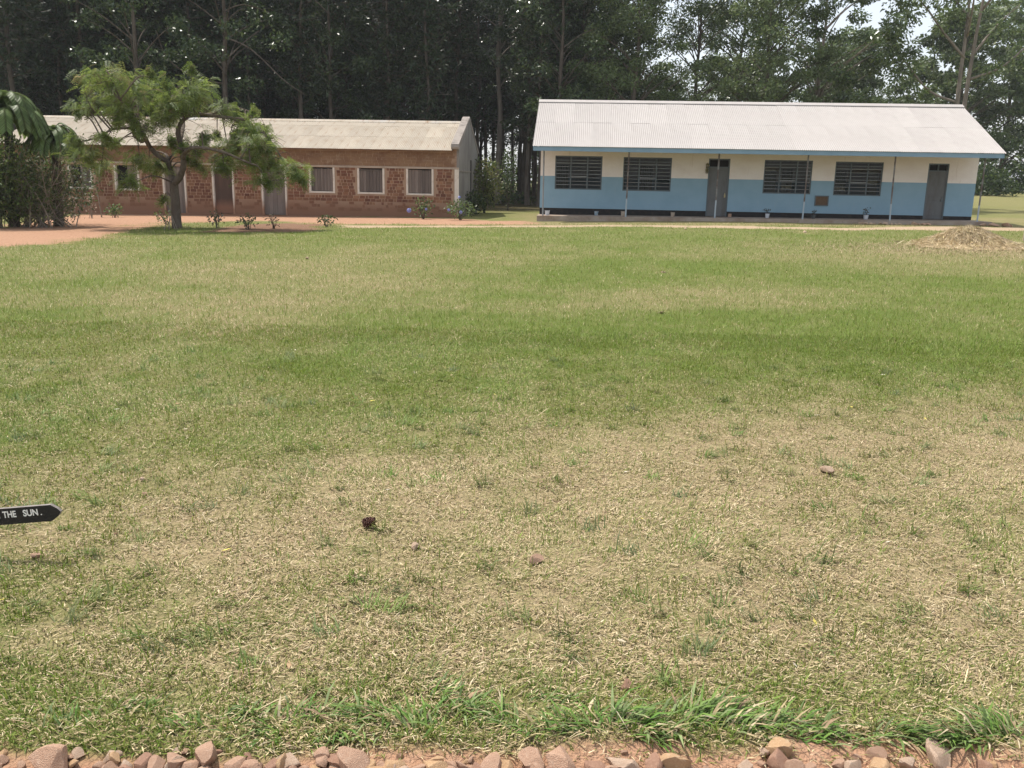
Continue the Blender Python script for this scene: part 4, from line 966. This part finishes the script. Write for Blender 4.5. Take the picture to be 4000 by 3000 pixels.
    for i in range(7):
        a = i*.9+.3; mb = MB(); tube(mb, [(math.cos(a)*.22, math.sin(a)*.16, -.02), (math.cos(a)*.02, math.sin(a)*.02+.05, .52)], [.011, .008], 5); obj('stick', mb.mesh('stick', M['twig']), tp)
garden_tree()

def sprig_plant(name, label, cat, x, y, n, w, h, pal, leafL=.09, stems=6, flowers=(), group=None, twigs=False, matn='leaf'):
    t = thing(name, label, cat, (x, y, gzz(x, y)), 0, group)
    mb = MB()
    for i in range(stems):
        a = R.uniform(0, 6.28); r_ = R.uniform(.2, 1)*w*.5; tube(mb, curve([(R.normal(0, .04), R.normal(0, .04), -.03), (math.cos(a)*r_*.5, math.sin(a)*r_*.5, h*.5), (math.cos(a)*r_, math.sin(a)*r_, h*R.uniform(.6, 1))], 4), np.linspace(.012, .004, 9), 5)
    obj('stems', mb.mesh('stems', M['twig'] if twigs else M['bark']), t)
    mb = MB(); d = rdir(n)*(R.random((n, 1))**.5); p = d*[w*.5, w*.45, h*.5]+[0, 0, h*.55]
    leaves(mb, p, unit(d+rdir(n)*.8), rdir(n, .8), leafL*R.uniform(.7, 1.2, n), leafL*.5, pick(pal, n)); obj('foliage', mb.mesh('foliage', M[matn]), t)
    for fx, fy, fz, fr in flowers:
        mb = MB(); k = 34; dd = rdir(k); q = np.array([fx, fy, fz])+dd*fr*.8
        leaves(mb, q, unit(np.cross(dd, rdir(k))), dd, fr*.8, fr*.6, pick([(.26, .28, .60), (.34, .37, .68), (.45, .48, .72)], k)); tube(mb, [(fx, fy, fz-fr*.8), (fx, fy, fz), (fx, fy, fz+fr*.8)], [fr*.4, fr*.8, fr*.4], 8, col=(.26, .28, .58))
        obj('flower_head', mb.mesh('flower_head', M['leaf']), t)
    return t
HY = [(.06, .10, .03), (.09, .14, .045), (.12, .17, .06), (.05, .08, .025)]
sprig_plant('hydrangea', 'hydrangea with one blue flower head, left of the other before the brick wall', 'shrub', -3.84, 37.0, 170, 1.0, .9, HY, .13, 7, [(-.55, -.35, .36, .11), (.15, -.3, .42, .06)])
sprig_plant('hydrangea', 'rounder hydrangea with several pale blue flowers at the right corner of the brick block', 'shrub', -2.25, 36.4, 330, 1.35, .85, HY, .13, 9, [(-.45, -.45, .42, .07), (.05, -.5, .34, .08), (-.05, .1, .92, .07)])
sprig_plant('leafy_bush', 'tall yellowish leafy bush behind the right gable of the brick block', 'bush', -1.55, 44.6, 1300, 1.9, 2.7, [(.10, .13, .035), (.15, .17, .05), (.07, .10, .025), (.18, .17, .07)], .17, 14)
sprig_plant('leafy_bush', 'low dark bush at the foot of the grey gable wall', 'bush', -2.0, 41.5, 500, 1.5, 1.1, BROAD, .15, 8)
sprig_plant('leafy_bush', 'thin pale sapling beside the pale trunk in the gap between the buildings', 'bush', -.4, 48, 420, 1.1, 3.2, LIGHT, .16, 7)
sprig_plant('weed', 'sparse feathery weed standing in the bare earth left of the tree trunk', 'plant', -12.05, 30.6, 120, 1.0, .55, LIGHT, .10, 6)
sprig_plant('weed', 'dark purplish weed close to the right of the tree trunk', 'plant', -9.9, 29.3, 90, .6, .55, [(.04, .04, .03), (.06, .05, .035), (.05, .08, .025)], .10, 6)
sprig_plant('weed', 'dark upright weed in the shaded soil bed right of the tree', 'plant', -8.6, 28.4, 130, .75, .5, BROAD, .09, 8)
sprig_plant('weed', 'thin leggy weed in the middle of the shaded soil bed', 'plant', -7.9, 28.9, 60, .7, .5, [(.06, .05, .03), (.10, .09, .05)], .08, 7)
sprig_plant('weed', 'small dark weed at the right end of the shaded soil bed', 'plant', -6.48, 30.4, 70, .75, .45, BROAD, .12, 5)
sprig_plant('weed', 'round green weed against the brick wall left of the second window', 'plant', -16.6, 36.6, 140, .8, .6, HY, .12, 5)
for k, (dx, dy) in enumerate(((-18.2, 35.5), (-17.6, 35.2), (-17.05, 35.6), (-18.8, 35.0))):
    sprig_plant('dry_weed', 'withered pale weed in the row before the left end of the brick block', 'plant', dx, dy, 60, .45, 1.0, [(.30, .24, .18), (.22, .18, .12), (.40, .35, .28)], .09, 6, group='dead weeds by the brick block', twigs=True)

def left_thicket():
    # palm-like clumps
    def palm(x, y, h, nf, L, label):
        t = thing('palm', label, 'palm', (x, y, gz(x, y)))
        mb = MB(); q = curve([(0, 0, -.3), (.05, 0, h*.4), (.1, .05, h*.75), (.1, .05, h)], 5); tube(mb, q, np.linspace(.17, .12, len(q)), 9); obj('trunk', mb.mesh('trunk', M['bark'], True), t)
        for i in range(nf):
            a = i*2.4+R.normal(0, .2); el = R.uniform(-.5, 1.25); l = L*R.uniform(.75, 1.1); e = np.array([math.cos(a), math.sin(a), 0])
            P = curve([np.array([.1, .05, h]), np.array([.1, .05, h])+e*l*.4*math.cos(el)+[0, 0, l*.42*math.sin(el)+.1], np.array([.1, .05, h])+e*l*.75*math.cos(el*.8)+[0, 0, l*.45*math.sin(el)-.05*l], np.array([.1, .05, h])+e*l*.95*math.cos(el*.6)+[0, 0, l*.30*math.sin(el)-.45*l]], 6)
            mb = MB(); tube(mb, P, np.linspace(.016, .005, len(P)), 4, col=(.08, .10, .03))
            n = len(P)*4; tt = np.linspace(.12, 1, n); C = np.stack([np.interp(tt, np.linspace(0, 1, len(P)), P[:, j]) for j in range(3)], 1); T = unit(np.gradient(C, axis=0)); S = unit(np.cross(T, [0, 0, 1.]))
            for sg in (-1, 1):
                D = unit(S*sg+T*.7-[0, 0, .45]); ll = .38*l/1.6*(1-.5*np.abs(tt-.45))
                leaves(mb, C+D*(ll/2)[:, None], D, np.cross(D, T), ll, .026, pick([(.08, .13, .028), (.10, .16, .04), (.14, .19, .06)], n))
            obj('frond', mb.mesh('frond', M['leaf']), t)
    palm(-16.35, 28.8, 3.6, 76, 1.35, 'palm with drooping green fronds at the left edge above the thicket')
    palm(-15.2, 29.4, 2.75, 56, 1.05, 'smaller darker spiky palm right of the tall one, against the brick roof')
    t = thing('twiggy_shrub', 'tangled shrub of pale bare twigs and small leaves at the left edge', 'shrub', (-15.6, 28.7, gz(-15.6, 28.7)))
    tips = []
    for i in range(52):
        a = R.uniform(0, 6.28); r_ = R.uniform(.3, 2.0); h = R.uniform(.7, 2.75); b = np.array([R.normal(0, .5), R.normal(0, .4), -.05])
        c = np.array([math.cos(a)*r_, math.sin(a)*r_*.7, h]); mb = MB()
        q = curve([b, (b+c)/2+R.normal(0, .2, 3), c], 6); tube(mb, q, np.linspace(.020, .006, len(q)), 5)
        for k in range(7):
            j = R.integers(4, len(q)); e = unit(rdir(1)[0]+[0, 0, .4])*R.uniform(.25, .75); s = curve([q[j], q[j]+e*.5+R.normal(0, .05, 3), q[j]+e], 3); tube(mb, s, np.linspace(.008, .003, len(s)), 4); tips.append(s[-1]); tips.append(s[3])
        obj('branch', mb.mesh('branch', M['twig']), t)
    tips = np.array(tips); n = 4600; C = tips[R.integers(len(tips), size=n)]+R.normal(0, .13, (n, 3)); C[:, 2] = np.maximum(C[:, 2], .05)
    mb = MB(); leaves(mb, C, rdir(n, -.2), rdir(n, .5), R.uniform(.06, .15, n), .045, pick([(.05, .085, .024), (.075, .115, .035), (.11, .13, .05), (.15, .135, .07)], n)); obj('foliage', mb.mesh('foliage', M['leaf']), t)
    sprig_plant('leafy_bush', 'big green bush filling the left edge below the palm fronds', 'bush', -16.3, 28.0, 4600, 3.0, 2.9, [(.07, .11, .025), (.10, .15, .036), (.135, .17, .055), (.06, .08, .025)], .13, 14, twigs=True)
    t = sprig_plant('leafy_bush', 'dense dark bush at the bottom of the left thicket beside the red yard', 'bush', -16.6, 27.6, 900, 2.2, 1.5, [(.03, .045, .018), (.05, .07, .025), (.08, .10, .035)], .16, 12)
    sprig_plant('leafy_bush', 'bush with brighter leaves behind the twiggy shrub against the brick wall', 'bush', -15.9, 30.6, 1700, 3.2, 2.5, [(.04, .065, .02), (.06, .09, .03)], .14, 12)
    # leaning pale dead stick
    mb = MB(); tube(mb, curve([(-17.2, 36.8, -.3), (-17.25, 36.6, 1.0), (-17.4, 36.4, 1.9), (-18.0, 36.3, 2.3)], 5), np.linspace(.03, .01, 16), 5); o = obj('dead_sapling', mb.mesh('dead_sapling', M['twig'])); tag(o, 'thin bare dead sapling before the second window of the brick block', 'sapling')
left_thicket()

# ------------------------------------------------------------------ hay heap
def hay():
    x, y = 12.05, 23.5; t = thing('hay_heap', 'heap of cut dry hay on the lawn at the right', 'hay heap', (x, y, gzz(x, y)))
    mb = MB(); nr, na = 14, 44; V = []
    prof = lambda r, a: .32*math.exp(-(r/.80)**2.5)*(1+.12*math.sin(3*a+1)+.06*math.sin(7*a)) + .05*math.exp(-(r/1.2)**2)
    for i in range(nr+1):
        for j in range(na):
            a = j*2*math.pi/na; r = 1.5*i/nr; V.append((r*math.cos(a)*1.12, r*math.sin(a)*.85, prof(r, a)-.03+R.normal(0, .012)))
    F = [[i*na+j, (i+1)*na+j, (i+1)*na+(j+1) % na, i*na+(j+1) % na] for i in range(nr) for j in range(na)]
    mb.add(V, np.array(F), np.array([.33, .25, .14])); obj('mound', mb.mesh('mound', M['straw']), t)
    n = 9000; r = np.abs(R.normal(0, .62, n)); a = R.uniform(0, 6.283, n)
    C = np.stack([r*np.cos(a)*1.12, r*np.sin(a)*.85, np.array([prof(p, q) for p, q in zip(r, a)])+R.uniform(-.02, .085, n)], 1)
    g = np.stack([np.cos(a), np.sin(a), -.5*(r < 1)*np.ones(n)], 1)
    mb = MB(); leaves(mb, C, unit(g+rdir(n)*.8), rdir(n), R.uniform(.12, .34, n), R.uniform(.008, .016, n), pick([(.56, .44, .27), (.48, .37, .22), (.64, .53, .36), (.34, .26, .15), (.42, .35, .19)], n)); tag(obj('straw', mb.mesh('straw', M['straw']), t), kind='stuff')
    mb = MB(); tube(mb, [(.45, -.05, .40), (1.35, -.32, .03)], [.018, .014], 6); o = obj('pale_stick', mb.mesh('pale_stick', M['wood']), None, (x, y, gzz(x, y))); tag(o, 'pale straight stick leaning on the right side of the hay heap', 'stick')
    n = 7000; xx = x+R.normal(-.5, 2.3, n); yy = y+R.normal(-1.0, 1.1, n)
    o = blades('scattered_hay', xx, yy, R.uniform(.06, .2, n), R.uniform(.008, .014, n), R.uniform(1.0, 1.5, n), pick([(.40, .31, .19), (.33, .25, .15), (.27, .2, .12)], n), M['straw'], tri=True)
hay()
mb = MB(); tube(mb, [(0, 0, -.3), (.01, 0, 1.2), (-.015, 0, 2.2), (0, 0, 3.2)], [.052, .05, .046, .042], 9)
o = obj('goal_post', mb.mesh('goal_post', M['wood'])); o.location = (14.72, 25.5, gzz(14.72, 25.5)); tag(o, 'thin pale wooden post at the right edge of the lawn', 'post')

# ------------------------------------------------------------------ stones
def stone_mesh(seed, cuts=9):
    rg = np.random.default_rng(seed); bm = bmesh.new(); bmesh.ops.create_icosphere(bm, subdivisions=3, radius=.5)
    nrm = unit(rg.normal(size=(cuts, 3))); off = rg.uniform(.20, .37, cuts)
    for v in bm.verts:
        p = np.array(v.co)
        for a, b in zip(nrm, off):
            e = p@a-b
            if e > 0: p = p-a*e
        p = p*(1+.05*(vnoise(np.array([p[0]*5+seed]), np.array([p[1]*5+p[2]*7]), 5)[0]-.5)); v.co = p
    me = bpy.data.meshes.new('stone'); bm.to_mesh(me); bm.free()
    me.set_sharp_from_angle(angle=math.radians(22))
    return me
SM = []
for k in range(8):
    me0 = stone_mesh(k+3, 10+k % 5)
    row = []
    for m_ in M['rock']: me = me0.copy(); me.materials.append(m_); row.append(me)
    SM.append(row)
def stone(x, y, w, c, label, group=None, h=.72, name='stone', sink=.25, z=None):
    o = obj(name, SM[R.integers(8)][c], None, (x, y, (gzz(x, y) if z is None else z)+w*h*(.5-sink)), 0)
    o.rotation_euler = (R.normal(0, .25), R.normal(0, .25), R.uniform(0, 6.28)); o.scale = (w*1.22, w*1.05*R.uniform(.8, 1.05), w*h*1.3)
    tag(o, label, 'stone', group); return o
UNIQ = {3: 'wide flat reddish stone at the left end of the kerb row', 6: 'dark brown stone tilted at the edge of the grass near the left', 11: 'tall peaked stone with a pale facet in the left part of the kerb row', 4: 'yellowish tan stone left of the dark brown one in the kerb row',
        16: 'long flat red stone below the small yellow one, left of the frame centre', 19: 'smooth pale rounded stone under the first long green tuft', 20: 'biggest smooth pale rounded stone just left of the frame centre', 25: 'orange tan angular stone just right of the frame centre', 26: 'largest broad tan stone of the kerb row', 28: 'pale pinkish flat-topped stone in the middle of the kerb row',
        29: 'dark brown-red stone between a pale and a yellow one', 30: 'clean yellow stone under the tall right-hand tufts', 32: 'big tan stone with a lit flat top right of the tall tufts', 33: 'dark shaded block directly below the big tan stone', 38: 'orange streaked stone in the right part of the kerb row', 39: 'greyish pink stone right of the orange streaked one', 40: 'grey flat slab of stone leaning in the grass at the right', 41: 'small red stone nearest the right corner'}
for k, (x, y, w, c) in enumerate(KERB):
    stone(x, y+.016, w*1.25, c, UNIQ.get(k, 'small %s stone in the row along the path edge, %s of the row' % (('reddish', 'yellowish', 'brown', 'greyish')[c], 'left third' if x < -.42 else ('right third' if x > .45 else 'middle'))), 'stones along the path edge', .62 if k != 11 else 1.0, sink=.2)
WORD = ('reddish', 'yellowish', 'brown', 'greyish')
SIDE = lambda x: 'left third' if x < -.42 else ('right third' if x > .45 else 'middle')
for k in range(250):
    x = R.uniform(-1.6, 1.65); y = R.uniform(1.90, 2.17) if k < 200 else R.uniform(2.07, 2.22); w = R.uniform(.03, .075) if k < 200 else R.uniform(.014, .035)
    c = R.choice(4, p=[.45, .25, .12, .18]); stone(x, y, w, c, 'small %s stone in the row along the path edge, %s of the row' % (WORD[c], SIDE(x)), 'stones along the path edge', R.uniform(.5, .8), sink=.3)
for x, y, w, c, l in ((.39, 2.54, .046, 2, 'single reddish stone lying on the dry grass near the path'), (1.81, 4.76, .10, 3, 'flat pale brown stone on the dry lawn at the right'), (.12, 3.48, .066, 0, 'flat reddish stone sunk in the grass right of the pine cone'),
    (-.42, 3.60, .05, 3, 'small pale pinkish stone in the grass just beyond the pine cone'), (-2.01, 3.44, .045, 0, 'peach coloured stone below the black arrow sign'), (-1.87, 4.21, .03, 0, 'small pinkish stone on the dry lawn behind the sign'),
    (-1.97, 4.41, .036, 3, 'flat pale chip of stone behind the sign'), (-1.79, 3.70, .022, 2, 'small dark stone right of the arrow sign')):
    stone(x, y, w, c, l, None, .62 if w < .08 else .52, sink=.12 if w < .08 else .0)
for k, (x, y, w) in enumerate([(2.73, 16.0, .10), (-4.21, 17.8, .10), (1.87, 11.0, .09), (9.2, 28.0, .16), (5.6, 29.0, .13)]):
    stone(x, y, w, 3, 'small whitish pebble lying on the open lawn', 'pebbles on the lawn', .5)
for x in (1000, 1080, 1165, 1240, 1330, 1430, 1500, 1580, 1680, 1810, 1890, 1940, 2000, 2080, 2150):
    s = 12.45+(x-1000)/454; p = BW(s, -2.05+R.normal(0, .08), 0); stone(p[0], p[1], R.uniform(.13, .24), 3 if x < 1850 else 0, 'pale stone in the loose row before the right half of the veranda', 'stones before the veranda', .6)
for X, w in ((1200, .3), (1290, .28), (1350, .35), (1410, .22), (1515, .4), (1590, .22)):
    s = 13.72+(3500+X/3.686-3482)/104; p = BW(s, -2.0+R.normal(0, .06), 0); stone(p[0], p[1], w, 0, 'reddish stone beyond the right corner of the veranda', 'stones at the right veranda corner', .5)

# ------------------------------------------------------------------ pine cone
def pine_cone():
    x, y = -.66, 3.83; t = thing('pine_cone', 'dark brown open pine cone lying on the dry lawn', 'pine cone', (x, y, gzz(x, y)+.026)); t.rotation_euler = (.5, .9, .4)
    mb = MB(); tube(mb, [(0, 0, -.03), (0, 0, -.015), (0, 0, .01), (0, 0, .032)], [.010, .018, .014, .004], 8); obj('core', mb.mesh('core', M['cone']), t)
    sc = MB(); rbox(sc, -.0075, .0075, 0, .004, 0, .004, .001)
    V = np.array([(-.003, 0, 0), (.003, 0, 0), (.0095, .016, .004), (.006, .021, .007), (-.006, .021, .007), (-.0095, .016, .004)]); V2 = V*[1, 1, 1]-[0, 0, .0025]
    mb = MB(); mb.add(np.vstack([V, V2]), [np.array([[0, 1, 2, 5]]), np.array([[5, 2, 3, 4]]), np.array([[11, 8, 7, 6]]), np.array([[10, 9, 8, 11]]), np.array([[0, 6, 7, 1], [1, 7, 8, 2], [2, 8, 9, 3], [3, 9, 10, 4], [4, 10, 11, 5], [5, 11, 6, 0]])]); me = mb.mesh('scale', M['cone'])
    for i in range(58):
        f = i/58; a = i*2.39996; z = -.027+.056*f; r = .010+.008*math.sin(math.pi*min(1, f*1.1+.1)); o = obj('scale', me, t); o.location = (math.cos(a)*r*.8, math.sin(a)*r*.8, z)
        o.rotation_euler = (.15+1.0*f, 0, a-math.pi/2); s = 1.0-.45*f; o.scale = (s, s, s)
pine_cone()

# ------------------------------------------------------------------ arrow sign
def sign():
    t = thing('arrow_sign', 'low black arrow board with white hand-painted lettering at the left edge', 'sign', (-2.336, 3.455, 0)); b = .1045
    mb = MB(); z0, z1 = -.035, .037; tip = .505-.06
    prof = [(-.5, z0), (tip-.045, z0), (tip-.012, z0+.022), (tip, .004), (tip-.012, z1-.018), (tip-.038, z1), (-.5, z1)]
    n = len(prof); V = [(p, 0, z) for p, z in prof]+[(p, .016, z) for p, z in prof]
    F = [np.array([list(range(n))]), np.array([[n+i for i in range(n)][::-1]])]
    mb.add(V, F); mb.add(V, np.array([[i, n+i, n+(i+1) % n, (i+1) % n] for i in range(n)]), None, 1)
    bd = obj('board', mb.mesh('board', [M['signblack'], M['signedge']]), t, (0, -.008, .158)); bd.rotation_euler = (0, -b, 0)
    def text(s, x, z, size, sx=1):
        cu = bpy.data.curves.new('lettering', 'FONT'); cu.body = s; cu.size = size; cu.extrude = .0004; cu.offset = .0011
        o = bpy.data.objects.new('tmp', cu); COL.objects.link(o); me = bpy.data.meshes.new_from_object(o.evaluated_get(bpy.context.evaluated_depsgraph_get())); bpy.data.objects.remove(o)
        me.materials.clear(); me.materials.append(M['white']); e = obj('lettering', me, bd, (x, -.0012, z)); e.rotation_euler = (math.pi/2, 0, 0); e.scale = (sx, 1, 1)
    text('N', tip-.287, -.003, .039, .9); text('THE', tip-.247, -.003, .039, .80); text('SUN', tip-.160, -.003, .039, .86); text('.', tip-.086, -.003, .026)
    mb = MB(); rbox(mb, -.03, .03, .010, .05, -.15, .20, .003); obj('stake', mb.mesh('stake', M['signblack']), t)
sign()
# a few fallen leaves and yellow flowers in the grass
mb = MB(); n = 60; x, y = trapezoid(n, 2.3, 9, .6); C = np.stack([x, y, ground_z(x, y)+.012], 1); leaves(mb, C, unit(rdir(n)*[1, 1, .15]), unit(rdir(n)*.4+[0, 0, 1]), R.uniform(.02, .05, n), R.uniform(.008, .018, n), pick([(.45, .38, .27), (.40, .27, .15), (.50, .42, .10), (.5, .45, .36)], n))
tag(obj('fallen_leaves', mb.mesh('fallen_leaves', M['straw'])), kind='stuff')
haze()
